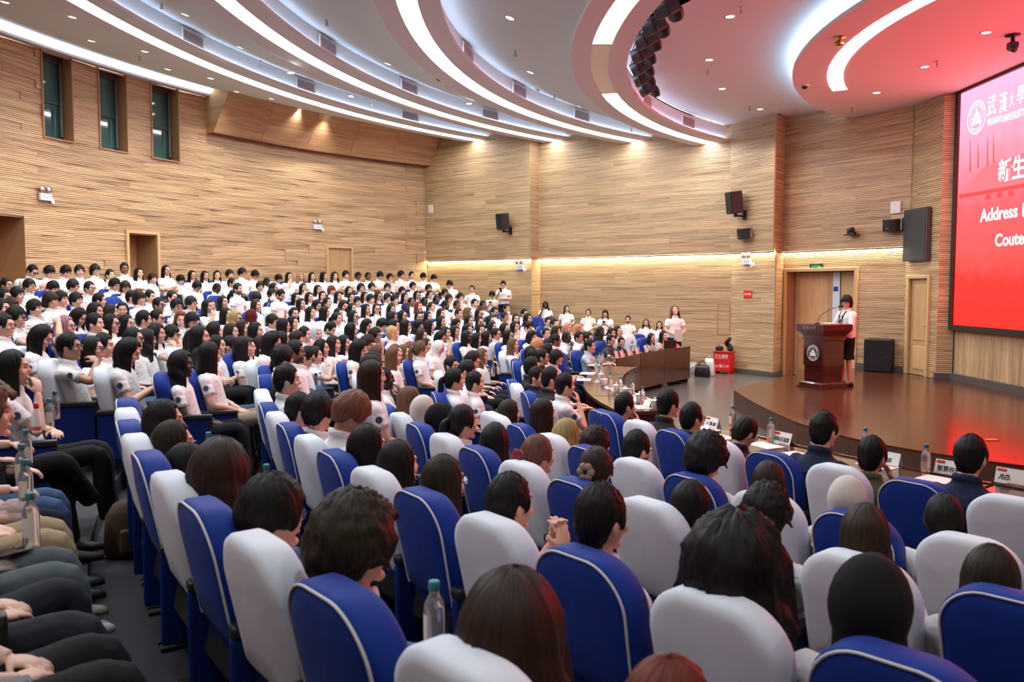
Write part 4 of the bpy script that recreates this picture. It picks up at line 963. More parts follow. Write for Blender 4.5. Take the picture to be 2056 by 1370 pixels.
FT = [(2.02, 16.1), (2.66, 17.3), (3.36, 18.38), (4.16, 19.4)]
for i in range(3):
    p, q = np.array(FT[i]), np.array(FT[i+1]); d = (q-p)/np.hypot(*(q-p)); L = np.hypot(*(q-p)); c = (p+q)/2
    t = tag(empty('straight_table', (c[0], c[1], 0), math.atan2(d[1], d[0])), ['glossy mahogany table at the bend nearest the camera', 'middle one of the three glossy mahogany tables with high fronts', 'glossy mahogany table with a laptop below the standing woman'][i], 'table', 'high-fronted tables')
    # local +Y is towards the audience, -Y the stage side
    b = MB(); b.bbox((0, -.012, .47), (L-.012, .03, .74), .004); b.build('front_panel', M['mahog'], t)
    b = MB(); b.bbox((0, .04, .845), (L-.004, .14, .025), .006); b.build('ledge', M['mahog'], t)
    b = MB(); b.bbox((0, .30, .765), (L-.01, .58, .03), .006); b.build('table_top', M['table'], t)
    for s in (-1, 1): b = MB(); b.box((s*(L/2-.03), .28, .38), (.035, .52, .75)); b.build('side_panel', M['mahog'], t)
# ------------------------------------------------------------------ people: templates
def attr_mat(name, kind):
    m, nt, p = newmat(name); L = nt.links.new; oi = nt.nodes.new('ShaderNodeObjectInfo'); base = oi.outputs['Color']
    def mixin(sock, attr, comp, col, scale=1.0, obj=None):
        a = nt.nodes.new('ShaderNodeAttribute'); a.attribute_name = attr; s = nt.nodes.new('ShaderNodeSeparateColor'); L(a.outputs['Color'], s.inputs[0]); f = s.outputs[comp]
        k = nt.nodes.new('ShaderNodeMath'); k.operation = 'MULTIPLY'; L(f, k.inputs[0]); k.inputs[1].default_value = scale
        if obj:
            b = nt.nodes.new('ShaderNodeAttribute'); b.attribute_type = 'OBJECT'; b.attribute_name = obj; L(b.outputs['Fac'], k.inputs[1])
        mx = nt.nodes.new('ShaderNodeMix'); mx.data_type = 'RGBA'; L(k.outputs[0], mx.inputs[0]); L(sock, mx.inputs[6])
        if isinstance(col, float):
            v = nt.nodes.new('ShaderNodeVectorMath'); v.operation = 'MULTIPLY'; L(base, v.inputs[0]); v.inputs[1].default_value = (col*1.1, col*.55, col*.55); L(v.outputs[0], mx.inputs[7])
        else: mx.inputs[7].default_value = (*col, 1)
        return mx.outputs[2]
    if kind == 'skin':
        s = mixin(base, 'feat', 0, (.012, .009, .009), .92); s = mixin(s, 'feat', 1, .75, .8); s = mixin(s, 'feat', 2, (.014, .011, .010), obj='beard')
        L(s, p.inputs['Base Color']); p.inputs['Roughness'].default_value = .5; p.inputs['Subsurface Weight'].default_value = .0
    else:
        s = mixin(base, 'trim', 0, (.02, .025, .05), .85); L(s, p.inputs['Base Color']); p.inputs['Roughness'].default_value = .8; p.inputs['Specular IOR Level'].default_value = .25
        tc = nt.nodes.new('ShaderNodeTexCoord'); nz = nt.nodes.new('ShaderNodeTexNoise'); nz.inputs['Scale'].default_value = 11; nz.inputs['Detail'].default_value = 3; nz.inputs['Distortion'].default_value = 1.2
        L(tc.outputs['Object'], nz.inputs['Vector']); b = nt.nodes.new('ShaderNodeBump'); b.inputs['Strength'].default_value = .5; b.inputs['Distance'].default_value = .03; L(nz.outputs['Fac'], b.inputs['Height']); L(b.outputs['Normal'], p.inputs['Normal'])
    return m
M['skin'] = attr_mat('skin', 'skin'); M['cloth'] = attr_mat('shirt_cloth', 'cloth'); M['trouser'] = objcol('trouser_cloth', .85, .5, 12, .2)
def hair_mat():
    m, nt, p = newmat('hair'); L = nt.links.new; oi = nt.nodes.new('ShaderNodeObjectInfo'); uv = nt.nodes.new('ShaderNodeUVMap'); uv.uv_map = 'strand'
    mp = nt.nodes.new('ShaderNodeMapping'); mp.inputs['Scale'].default_value = (70, 3.5, 1); L(uv.outputs[0], mp.inputs[0])
    nz = nt.nodes.new('ShaderNodeTexNoise'); nz.inputs['Scale'].default_value = 1; nz.inputs['Detail'].default_value = 3; L(mp.outputs[0], nz.inputs['Vector'])
    hs = nt.nodes.new('ShaderNodeHueSaturation'); mr = nt.nodes.new('ShaderNodeMapRange'); mr.inputs['From Min'].default_value = .3; mr.inputs['From Max'].default_value = .7; mr.inputs['To Min'].default_value = .6; mr.inputs['To Max'].default_value = 1.35
    L(nz.outputs['Fac'], mr.inputs[0]); L(mr.outputs[0], hs.inputs['Value']); L(oi.outputs['Color'], hs.inputs['Color']); L(hs.outputs[0], p.inputs['Base Color'])
    b = nt.nodes.new('ShaderNodeBump'); b.inputs['Strength'].default_value = .8; b.inputs['Distance'].default_value = .006; L(nz.outputs['Fac'], b.inputs['Height']); L(b.outputs['Normal'], p.inputs['Normal'])
    p.inputs['Roughness'].default_value = .46; p.inputs['Specular IOR Level'].default_value = .22; return m
M['hair'] = hair_mat(); M['veil'] = objcol('headscarf_cloth', .85, .6, 10, .2); M['cap'] = objcol('cap_cloth', .8, .2, 30)
M['shoe'] = objcol('shoe', .5); M['lenses'] = mat('spectacle_lens', (.8, .85, .9), .03, trans=.92, spec=.6); M['phone'] = mat('phone_black', (.01, .011, .013), .2); M['phonescr'] = mat('phone_glass', (.03, .035, .045), .08)

def V(*a): return Vector(a)
def head_prims(mb, Hm):
    """head about its own centre: +Y face, +Z crown"""
    nu, nv = 30, 22; vs = []
    for i in range(nv+1):
        e = -math.pi/2+math.pi*i/nv
        for k in range(nu):
            a = 2*math.pi*k/nu; x, y, z = math.cos(e)*math.sin(a), math.cos(e)*math.cos(a), math.sin(e)
            X, Y, Z = .078*x, .099*y, .119*z
            if z < 0: X *= 1-.34*(-z)**1.6
            if y > 0:
                Y *= .95
                if z < -.3: Y += .016*(-z-.3)
            else:
                Y *= 1.02+.06*max(0, z)
                if z < -.2: Y *= 1-.55*(-z-.2)
            vs.append(Hm @ V(X, Y, Z))
    fs = [(i*nu+k, i*nu+(k+1) % nu, (i+1)*nu+(k+1) % nu, (i+1)*nu+k) for i in range(nv) for k in range(nu)]
    mb.add(vs, fs+[tuple(range(nu-1, -1, -1)), tuple(range(nv*nu, (nv+1)*nu))])
    def el(c, r, rot=None):
        T = Hm.to_3x3() @ (rot or Matrix.Identity(3)); mb.ball(Hm @ V(*c), r, 12, 8, T)
    el((0, .096, -.016), (.014, .018, .017)); el((0, .090, .006), (.010, .012, .030)); el((0, .082, .036), (.052, .012, .012)); el((0, .085, -.060), (.024, .012, .011)); el((0, .072, -.097), (.026, .020, .018))
    for s in (-1, 1):
        el((s*.046, .062, -.022), (.024, .022, .022)); el((s*.079, -.008, -.008), (.010, .022, .033), Matrix.Rotation(s*.35, 3, 'Z'))
def hand_prims(mb, w, d, n, curl=.5, s=1.0, fan=.10, side=1):
    """w wrist, d direction of the hand, n the way the palm faces; side +1 right hand"""
    d = Vector(d).normalized(); n = Vector(n); n = (n-d*n.dot(d)).normalized(); t = d.cross(n).normalized()*side
    w = Vector(w)
    B = Matrix((t, d, n)).transposed()
    mb.ball(w+d*.045*s, (.039*s, .052*s, .016*s), 12, 8, B)
    for i, L in enumerate((.068, .080, .075, .058)):
        o = (i-1.5)*.0215; p0 = w+d*(.075*s)+t*(-o*s); f = (d+t*(-o*6*fan)).normalized()
        p1 = p0+(f*math.cos(curl*.5)+n*math.sin(curl*.5))*L*.5*s; p2 = p1+(f*math.cos(curl*1.5)+n*math.sin(curl*1.5))*L*.32*s; p3 = p2+(f*math.cos(curl*2.3)+n*math.sin(curl*2.3))*L*.25*s
        mb.tube([p0, p1, p2, p3], [.0088*s, .0082*s, .0076*s, .006*s], 7)
    p0 = w+d*.022*s+t*.026*s; p1 = p0+(d*.55+t*.7+n*.35).normalized()*.038*s; p2 = p1+(d*.85+t*.25+n*.45).normalized()*.03*s
    mb.tube([p0, p1, p2], [.012*s, .0098*s, .0075*s], 7)
HEADS = {'0': (0, 0), 'd': (-28, 0), 'l': (-3, 28), 'r': (-3, -28), 'v': (-6, -58), 'u': (24, 6), 'R': (-4, -45)}
SEAT = dict(pelvis=V(0, .27, .50), waist=V(0, .215, .68), chest=V(0, .165, .86), neck=V(0, .150, 1.005), head=V(0, .17, 1.148), sh=V(.176, .145, .938), hip=V(.09, .28, .50), knee=V(.115, .68, .525), ank=V(.115, .74, .10))
STAND = dict(pelvis=V(0, 0, .93), waist=V(0, .01, 1.08), chest=V(0, .005, 1.25), neck=V(0, 0, 1.40), head=V(0, .03, 1.545), sh=V(.176, 0, 1.325), hip=V(.085, 0, .90), knee=V(.095, .02, .50), ank=V(.10, -.01, .09))
# arms: elbow, wrist, hand direction, palm normal - right side (x>0); then left side given as right-side values to mirror
ARMS = {
 'lap': [((.245, .22, .695), (.085, .43, .60), (-.6, .75, -.15), (-.2, .1, -1))]*2,
 'rest': [((.262, .17, .70), (.262, .42, .695), (0, 1, -.15), (0, -.2, -1))]*2,
 'chin': [((.205, .34, .73), (.085, .325, .975), (-.35, -.1, .9), (-.6, -.7, .1)), ((.24, .24, .70), (.02, .40, .70), (-.9, .3, 0), (-.2, 0, -1))],
 'phone': [((.225, .25, .70), (.075, .44, .80), (-.35, .55, .55), (-.8, -.2, .3))]*2,
 'cross': [((.225, .27, .72), (-.02, .37, .77), (-.9, .05, .12), (0, -1, 0)), ((.225, .26, .70), (-.03, .355, .72), (-.9, .05, .05), (0, -1, 0))],
 'clasp': [((.16, .40, .73), (.040, .44, .93), (-.25, -.05, .9), (-1, 0, -.1))]*2,
 'drink': [((.27, .40, .86), (.10, .42, 1.02), (-.45, -.5, .4), (-.6, -.6, 0)), ((.25, .22, .70), (.12, .42, .62), (-.5, .8, -.1), (-.2, 0, -1))],
 'hair': [((.36, .24, 1.07), (.18, .17, 1.22), (-.7, -.5, .35), (-.8, -.1, -.5)), ((.25, .22, .70), (.12, .42, .62), (-.5, .8, -.1), (-.2, 0, -1))],
 'table': [((.235, .36, .76), (.14, .58, .825), (-.3, .95, -.05), (0, 0, -1))]*2,
 's_front': [((.235, .06, 1.09), (.09, .22, 1.00), (-.8, .4, -.25), (-.2, -.8, -.3))]*2,
 's_phone': [((.23, .10, 1.10), (.10, .28, 1.28), (-.3, .35, .75), (-.8, -.3, .1)), ((.235, .10, 1.08), (-.05, .20, 1.08), (-.9, .1, 0), (0, -1, 0))],
 's_podium': [((.24, .10, 1.10), (.16, .33, 1.06), (-.2, .95, -.1), (0, 0, -1))]*2,
}
PENDING = []           # (temp object, kind, info)
def temp(mb, vox, sm=3):
    me = bpy.data.meshes.new('t'); me.from_pydata(mb.v, [], mb.f); o = bpy.data.objects.new('t', me); COL.objects.link(o)
    r = o.modifiers.new('r', 'REMESH'); r.mode = 'VOXEL'; r.voxel_size = vox; r.use_smooth_shade = True
    s = o.modifiers.new('s', 'SMOOTH'); s.factor = .5; s.iterations = sm; return o
def joints(stand, lean):
    J = {k: v.copy() for k, v in (STAND if stand else SEAT).items()}
    if lean:
        b = J['pelvis'].z
        for k in ('waist', 'chest', 'neck', 'head', 'sh'): J[k].y += lean*(J[k].z-b)/.5; J[k].z -= lean*.10*(J[k].z-b)/.5
    return J
def head_matrix(J, h):
    pi, ya = HEADS[h]; piv = J['neck']+V(0, .0, .055)
    return Matrix.Translation(piv) @ Euler((R_(pi), 0, R_(ya)), 'XYZ').to_matrix().to_4x4() @ Matrix.Translation(J['head']-piv)
def lerp_path(P, n=4):
    """Catmull-Rom through points with radii"""
    out = []
    for i in range(len(P)-1):
        p0, p1, p2, p3 = P[max(i-1, 0)], P[i], P[i+1], P[min(i+2, len(P)-1)]
        for k in range(n):
            t = k/n; out.append(tuple(.5*((2*b)+(-a+c)*t+(2*a-5*b+4*c-d)*t*t+(-a+3*b-3*c+d)*t**3) for a, b, c, d in zip(p0, p1, p2, p3)))
    out.append(tuple(P[-1])); return out
def limb(mb, P, seg=10, n=4):
    Q = lerp_path([(*p, r) for p, r in P], n); mb.tube([q[:3] for q in Q], [q[3] for q in Q], seg)
def arm_pts(J, a, sx, lean):
    (e, w, d, n) = ARMS[a][0 if sx > 0 else 1]; f = lambda p: V(sx*p[0], p[1]+lean*.5, p[2])
    return V(sx*J['sh'].x, J['sh'].y, J['sh'].z), f(e), f(w), V(sx*d[0], d[1], d[2]), V(sx*n[0], n[1], n[2])
BODY, SHIRT, TROU = {}, {}, {}
def req_body(arm, head, stand=False, lean=0.0, vox=.0065, legs=False):
    k = (arm, head, stand, lean, vox, legs)
    if k in BODY: return k
    J = joints(stand, lean); Hm = head_matrix(J, head); mb = MB(); head_prims(mb, Hm)
    nk = J['neck']; hb = Hm @ V(0, -.012, -.062)
    limb(mb, [(nk+V(0, -.01, -.06), .07), (nk, .061), ((nk+hb)/2, .055), (hb, .053)])
    limb(mb, [(J['pelvis'], .08), (J['waist'], .075), (J['chest'], .08), (nk+V(0, -.01, -.05), .06)])
    for sx in (-1, 1):
        s, e, w, d, n = arm_pts(J, arm, sx, lean)
        limb(mb, [(V(s.x*.55, s.y, s.z-.07), .035), (s+V(0, 0, -.022), .038), ((s+e)/2+V(sx*.004, 0, 0), .041), (e, .036), ((e*2+w)/3, .036), (w, .025)]); hand_prims(mb, w, d, n, .55, 1.0, side=sx)
        if legs:
            h, kn, a_ = (V(sx*J[q].x, J[q].y, J[q].z) for q in ('hip', 'knee', 'ank'))
            limb(mb, [(h, .075), ((h+kn)/2, .062), (kn, .048), (kn*.6+a_*.4+V(0, -.012, 0), .048), (a_, .030)]); limb(mb, [(a_, .03), (a_+V(0, .06, -.055), .026), (a_+V(0, .13, -.07), .018)])
    BODY[k] = None; PENDING.append((temp(mb, vox, 2), 'body', k, Hm)); return k
def req_shirt(arm, stand=False, lean=0.0, long=False, vox=.0105, jacket=False):
    k = (arm, stand, lean, long, jacket)
    if k in SHIRT: return k
    J = joints(stand, lean); mb = MB(); seg = 20
    def ring(c, rx, ry, tilt=0): return [c+V(rx*math.cos(a), ry*math.sin(a), tilt*math.sin(a)) for a in (2*math.pi*i/seg for i in range(seg))]
    pv, wa, ch, nk = J['pelvis'], J['waist'], J['chest'], J['neck']; f = (0 if stand else .02); x = 1.05 if jacket else 1
    R = [ring(pv+V(0, -.01, -.05), .165*x, .125), ring(pv+V(0, 0, .02), .172*x, .13), ring(wa, .158*x, .122, -f), ring((wa+ch)/2, .165*x, .122, -f), ring(ch, .182*x, .125, -f), ring(ch.lerp(nk, .40), .178, .112), ring(ch.lerp(nk, .64), .150, .098), ring(ch.lerp(nk, .84), .102, .082), ring(nk+V(0, 0, .01), .066, .066)]
    mb.rings(R); ends = []
    for sx in (-1, 1):
        s, e, w, d, n = arm_pts(J, arm, sx, lean)
        if long: limb(mb, [(V(s.x*.5, s.y, s.z-.04), .06), (s, .068), ((s+e)/2, .06), (e, .052), ((e+w)/2, .048), (w*.96+e*.04, .040)])
        else:
            q = s.lerp(e, .68); limb(mb, [(V(s.x*.5, s.y, s.z-.045), .058), (s+V(-sx*.006, 0, -.014), .057), (s.lerp(e, .35), .054), (q, .056)])
            ends.append((s, e, (q-s).length))
    # collar
    for i in range(14):
        a0, a1 = 2*math.pi*i/14, 2*math.pi*(i+1)/14
        if 1.35 < (a0+a1)/2 < 1.8: continue
        for dz, rr in ((.014, .072), (.030, .068)):
            c = nk+V(0, .004, dz); mb.tube([c+V(rr*math.cos(a), (rr-.004)*math.sin(a), -.018*math.sin(a)) for a in (a0, (a0+a1)/2, a1)], .0145, 6)
    SHIRT[k] = None; PENDING.append((temp(mb, vox, 3), 'shirt', k, ends)); return k
def req_trousers(kind, stand=False, vox=.013):
    k = (kind, stand)
    if k in TROU: return k
    J = joints(stand, 0); mb = MB(); pv = J['pelvis']
    if kind == 'skirt':
        R = []
        for z, rx, ry, y in ((1.02, .145, .10, 0), (.92, .175, .125, -.01), (.78, .175, .13, 0), (.60, .165, .13, .01), (.50, .185, .15, .01)):
            R.append([(rx*math.cos(a), y+ry*math.sin(a), z) for a in (2*math.pi*i/24 for i in range(24))])
        mb.rings(R)
    else:
        mb.ball(pv+V(0, .0, -.01), (.17, .13, .11) if not stand else (.165, .125, .12), 16, 10)
        for sx in (-1, 1):
            h, kn, a_ = (V(sx*J[q].x, J[q].y, J[q].z) for q in ('hip', 'knee', 'ank'))
            if kind == 'crossed' and sx > 0: kn = V(-.02, .69, .60); a_ = V(-.22, .86, .32)
            if kind == 'wide': kn = V(sx*.20, .66, .53); a_ = V(sx*.17, .70, .10)
            if kind == 'shorts': limb(mb, [(h, .088), ((h+kn)/2, .084), (kn*.85+h*.15, .080)])
            else: limb(mb, [(h, .092), ((h+kn)/2, .082), (kn+V(0, .004, .004), .068), ((kn+a_)/2, .066), (a_+V(0, 0, -.02), .062)])
    TROU[k] = None; PENDING.append((temp(mb, vox, 3), 'trousers', k, None)); return k
def resolve():
    dg = bpy.context.evaluated_depsgraph_get()
    for o, kind, k, info in PENDING:
        me = bpy.data.meshes.new_from_object(o.evaluated_get(dg)); me.materials.clear(); n = len(me.vertices)
        co = np.empty(n*3); me.vertices.foreach_get('co', co); co = co.reshape(-1, 3); me.polygons.foreach_set('use_smooth', [True]*len(me.polygons))
        if kind == 'body':
            Hi = np.array(info.inverted()); q = co @ Hi[:3, :3].T+Hi[:3, 3]; x, y, z = q.T; ax = np.abs(x)
            g = lambda dx, dz, sx, sz: np.exp(-((dx/sx)**2+(dz/sz)**2)**2)
            front = (y > .04) & (np.abs(z) < .14) & (ax < .09)
            eye = g(ax-.031, z-.010, .017, .0075); brow = .85*g(ax-.033, z-.036-.1*(ax-.033), .023, .0055); nost = .4*g(ax-.008, z+.030, .006, .004); lip = g(x, z+.060, .026, .0105); mouth = .5*g(x, z+.060, .022, .002)
            beard = np.clip((-.035-z)/.02, 0, 1)*np.clip((y+.02)/.03, 0, 1)*(1-.9*g(x, z+.060, .022, .009))*(z > -.135)*(ax < .085); beard = np.maximum(beard, .8*g(x, z+.043, .030, .007)*(y > .06))
            col = np.zeros((n, 4), np.float32); col[:, 0] = np.where(front, np.clip(np.maximum.reduce([eye, brow, nost, mouth]), 0, 1), 0); col[:, 1] = np.where(front, lip, 0); col[:, 2] = beard; col[:, 3] = 1
            dep = np.where(front, .006*g(ax-.031, z-.012, .022, .015), 0); fw = np.array(info.to_3x3() @ V(0, 1, 0)); co = co-dep[:, None]*fw[None]
            me.vertices.foreach_set('co', co.ravel()); a = me.attributes.new('feat', 'FLOAT_COLOR', 'POINT'); a.data.foreach_set('color', col.ravel()); me.materials.append(M['skin']); me.name = 'person'; BODY[k] = (me, info)
        elif kind == 'shirt':
            col = np.zeros((n, 4), np.float32)
            for s, e, L in info:
                s, d = np.array(s), np.array((e-s).normalized()); u = (co-s) @ d; dist = np.linalg.norm(co-s-u[:, None]*d, axis=1)
                col[:, 0] = np.maximum(col[:, 0], np.where((np.abs(u-(L-.016)) < .007) & (dist < .10), .8, 0))
            a = me.attributes.new('trim', 'FLOAT_COLOR', 'POINT'); a.data.foreach_set('color', col.ravel()); me.materials.append(M['cloth']); me.name = 'shirt'; SHIRT[k] = (me, info)
        else: me.materials.append(M['trouser']); me.name = 'trousers'; TROU[k] = me
        me.update(); t = o.data; bpy.data.objects.remove(o); bpy.data.meshes.remove(t)
    PENDING.clear()
# ---- hair, in head space
def hair_mesh(style, seed=0, pitch=0):
    rnd = random.Random(seed+hash(style) % 1000 if False else seed+sum(map(ord, style))); nc, nr = 64, 20
    long = style in ('l', 'w', 'a', 'C', 'x'); A = []
    for i in range(nc):
        a = 2*math.pi*i/nc; d = math.degrees(a); d = d-360 if d > 180 else d; ad = abs(d)       # 0 = face
        jit = .55*rnd.uniform(-1, 1)+.55*math.sin(i*1.15+seed)+.25*math.sin(i*.43+2*seed)
        # hairline elevation at this azimuth
        if ad < 42: e = {'s': 40, 'f': 25, 'l': 44, 'w': 44, 'p': 42, 'b': 14, 'c': 34, 'n': 44, 'u': 42, 'a': 16, 'C': 36, 'x': 40, 'q': 30}[style]+(11*jit if style in 'fba' else 5*jit)
        elif ad < 72: t = (ad-42)/30; e0 = {'f': 22, 'b': 10, 'a': 12}.get(style, 36); e = e0*(1-t)**1.4+(-12 if style not in 'bn' else -4)*(1-(1-t)**1.4)+2*jit
        elif ad < 78: e = (-13 if style != 's' else -9)+2*jit
        elif ad < 102: e = 3 if style == 's' else -4 if style not in 'fbq' else -8+2*jit
        else: e = -12-(30 if style != 'f' else 22)*min(1, (ad-102)/26)+(3*jit)
        top = {'s': .027, 'f': .034, 'l': .019, 'w': .028, 'p': .018, 'b': .028, 'c': .036, 'n': .010, 'u': .018, 'a': .024, 'C': .055, 'x': .022, 'q': .055}[style]
        side = {'s': .011, 'f': .022, 'l': .015, 'w': .026, 'p': .014, 'b': .026, 'c': .026, 'n': .008, 'u': .014, 'a': .020, 'C': .058, 'x': .02, 'q': .050}[style]
        L = 0
        if long and ad > 66: L = {'l': .26, 'w': .28, 'a': .24, 'C': .20, 'x': .30}[style]*(1+.06*jit)*(.7+.3*min(1, (ad-66)/40))
        if style == 'b' and ad > 82: L = .080*(1+.05*jit)
        lump = {'c': .010, 'C': .014, 'q': .012, 's': .0042, 'f': .0048}.get(style, .0020)
        col = []; tot = 0
        for j in range(nr):
            t = j/(nr-1)
            if L: t1 = .55; ee = 90-(90-(-8))*min(1, t/t1); fall = max(0, (t-t1)/(1-t1))*L
            else: ee = 90-(90-e)*t; fall = 0
            er = R_(ee); dd = top+(side-top)*min(1, (90-ee)/80)
            if not L and ee < 30 and style == 's' and ad > 70: dd *= max(.12, 1-(30-ee)/62)
            elif not L and ee < 12 and style == 'f' and ad > 75: dd *= max(.22, 1-(12-ee)/44)
            elif not L and ee < -10 and style not in 'n': dd *= max(.35, 1-(-10-ee)/50)
            dx, dy, dz = math.cos(er)*math.sin(a), math.cos(er)*math.cos(a), math.sin(er)
            nz = mnoise.noise(Vector((dx, dy, dz))*(9 if lump > .003 else 4)+Vector((seed*3.1, 0, fall*12)))
            dd += lump*(nz*1.5+.3)+(.0022*math.sin(i*2.7+j*.2)+.0014*jit)*(1 if lump < .005 else .5)
            by = .098 if dy < 0 else .093
            p = V((.078+dd)*dx, (by+dd)*dy-.006, (.118+dd)*dz)
            if fall:
                wv = (.012*math.sin(fall*38+i*.35)) if style in 'wxC' else .003*math.sin(fall*20+i)
                p.z = min(p.z, (.118+dd)*math.sin(R_(-8)))-fall
                spread = 1+(.35 if style in 'wC' else .12)*min(1, fall/.2)-(.25 if style == 'b' else 0)*fall/.09
                p.x *= spread; p.x += wv*dx; p.y = p.y*(spread if p.y < 0 else 1-.15*fall/.25)+wv*dy
                if p.y > -.02 and fall > .10: p.y = max(p.y, .0)+.02*min(1, (fall-.1)/.1)
                if p.y < 0: p.y = max(p.y, -.118)
            if pitch and fall > 0:
                b_ = V(p.x, -.03, -.03); p = b_+Matrix.Rotation(-R_(pitch)*min(1, fall/.06), 3, 'X') @ (p-b_)
            col.append(p)
        A.append(col)
    mb = MB(); vs = [p for c in A for p in c]; vin = [p*.90+V(0, 0, -.004 if p.z > -.05 else 0) for c in A for p in c]; N = len(vs); fs = []
    for i in range(nc):
        k = (i+1) % nc
        for j in range(nr-1):
            q = (i*nr+j, i*nr+j+1, k*nr+j+1, k*nr+j); fs.append(q[::-1]); fs.append(tuple(N+x for x in q))
        fs.append((i*nr+nr-1, N+i*nr+nr-1, N+k*nr+nr-1, k*nr+nr-1)[::-1])
    mb.add(vs+vin, fs); nmain = len(fs)
    if style == 'p': mb.tube(lerp_path([(0, -.105, .03, .018), (0, -.145, .0, .030), (0, -.15, -.10, .032), (0, -.14, -.22, .020), (0, -.135, -.28, .006)][:] and [(0, -.105, .03), (0, -.145, .0), (0, -.15, -.10), (0, -.14, -.22), (0, -.135, -.28)], 3), [.018+.016*math.sin(math.pi*k/13) for k in range(13)], 10)
    if style == 'u': mb.ball((0, -.125, .005), (.048, .036, .044), 14, 10)
    me = mb.mesh('hair', M['hair'], True); uv = me.uv_layers.new(name='strand'); U = np.zeros((len(me.loops), 2), np.float32); vi = np.empty(len(me.loops), np.int32); me.loops.foreach_get('vertex_index', vi)
    m = vi < 2*N; q = vi % N; U[m, 0] = ((q//nr)/nc)[m]; U[m, 1] = ((q % nr)/nr)[m]; co = np.array(mb.v); U[~m, 0] = co[vi[~m], 0]*3; U[~m, 1] = co[vi[~m], 2]*3
    uv.data.foreach_set('uv', U.ravel()); return me
def veil_mesh():
    mb = MB(); nc, nr = 40, 14; A = []
    for i in range(nc):
        a = 2*math.pi*i/nc; d = math.degrees(a); d = d-360 if d > 180 else d; ad = abs(d); col = []
        for j in range(nr):
            t = j/(nr-1)
            if ad < 42: ee = 90-(90-40)*t; er = R_(ee); p = V(.094*math.cos(er)*math.sin(a), .112*math.cos(er)*math.cos(a), .130*math.sin(er))
            else:
                t1 = .5; ee = 90-(95)*min(1, t/t1); er = R_(ee); p = V(.094*math.cos(er)*math.sin(a), (.112 if ad < 90 else .118)*math.cos(er)*math.cos(a)-.004, .130*math.sin(er)); f = max(0, (t-t1)/(1-t1))
                if f:
                    pin = 1-.18*math.sin(math.pi*min(1, f*1.6)) if f < .62 else .82+.9*(f-.62)
                    p.x *= pin*(1+.06*math.sin(i*1.9)); p.y = p.y*pin-(.01*f); p.z -= .235*f
            col.append(p)
        A.append(col)
    vs = [p for c in A for p in c]; fs = [(i*nr+j, ((i+1) % nc)*nr+j, ((i+1) % nc)*nr+j+1, i*nr+j+1) for i in range(nc) for j in range(nr-1)]
    n = len(vs); vin = [p*.93 for p in vs]; mb.add(vs+vin, fs+[tuple(n+x for x in f[::-1]) for f in fs]+[(i*nr+nr-1, ((i+1) % nc)*nr+nr-1, n+((i+1) % nc)*nr+nr-1, n+i*nr+nr-1) for i in range(nc)])
    R = []
    for z, rx, ry, y in ((-.075, .070, .090, .004), (-.115, .072, .088, 0), (-.15, .078, .085, -.01), (-.20, .13, .115, -.02), (-.26, .17, .135, -.03)):
        R.append([(rx*math.cos(b)*(1+.04*math.sin(5*b+z*40)), y+ry*math.sin(b), z+(.025*math.sin(b) if z > -.12 else 0)) for b in (2*math.pi*k/28 for k in range(28))])
    mb.rings(R, caps=False); return mb.mesh('headscarf', M['veil'], True)
def cap_mesh():
    mb = MB(); mb.lathe([(.094, .015), (.096, .05), (.088, .085), (.062, .118), (.03, .132), (.006, .135)], 24); 
    for v in range(len(mb.v)): x, y, z = mb.v[v]; mb.v[v] = (x*.95, y*1.16-.004, z)
    n = 14; R = []
    for k in range(n+1): a = R_(20+140*k/n); R.append([(.088*math.cos(a), .108*math.sin(a), .024), (.096*math.cos(a), .108*math.sin(a)+.075*math.sin(a)**1.5, .014), (.096*math.cos(a), .108*math.sin(a)+.075*math.sin(a)**1.5, .008), (.088*math.cos(a), .108*math.sin(a), .016)])
    mb.rings(R); mb.ball((0, -.004, .136), (.008, .008, .005), 8, 5); return mb.mesh('cap', M['cap'], True)
HAIR = {s: [hair_mesh(s, k*5+1) for k in range(2 if s in 'sflw' else 1)] for s in 'sflwpbcnuaCq'}
for s in 'lwC':
    HAIR[s+'d'] = [hair_mesh(s, 3, -28)]; HAIR[s+'u'] = [hair_mesh(s, 4, 24)]
VEIL, CAP = veil_mesh(), cap_mesh()
def glasses_mesh():
    mb = MB()
    for s in (-1, 1):
        mb.tube([(s*.033+.024*math.cos(a), .101+.002*math.cos(a)*s*-1, .006+.019*math.sin(a)) for a in (2*math.pi*k/14 for k in range(15))], .0022, 5)
        mb.tube([(s*.057, .100, .012), (s*.079, .075, .012), (s*.083, .0, .006), (s*.080, -.02, -.008)], .0022, 5)
    mb.tube([(-.010, .105, .008), (0, .108, .012), (.010, .105, .008)], .0022, 5); mb.cur = 1
    for s in (-1, 1): mb.add([(s*.033+.023*math.cos(a), .1012, .006+.018*math.sin(a)) for a in (2*math.pi*k/14 for k in range(14))], [tuple(range(14))])
    return mb.mesh('glasses', [M['black'], M['lenses']], False)
GLASS = glasses_mesh()
def shoe_mesh(J):
    mb = MB()
    for sx in (-1, 1):
        a = V(sx*J['ank'].x, J['ank'].y, 0); mb.rings([[a+V(w*math.cos(q), y+.0, max(0, h*.5+h*.5*math.sin(q))) for q in (2*math.pi*k/12 for k in range(12))] for y, w, h in ((-.075, .028, .06), (-.05, .042, .085), (0, .044, .10), (.06, .047, .075), (.12, .050, .055), (.165, .040, .045), (.19, .018, .03))])
    return mb.mesh('shoes', M['shoe'], True)
SHOES = {0: shoe_mesh(SEAT), 1: shoe_mesh(STAND)}
b = MB(); b.lathe([(.001, .004), (.025, .004), (.027, 0)], 18, caps=False); BADGE = b.mesh('sleeve_badge', mat('badge_navy', (.03, .045, .10), .6))
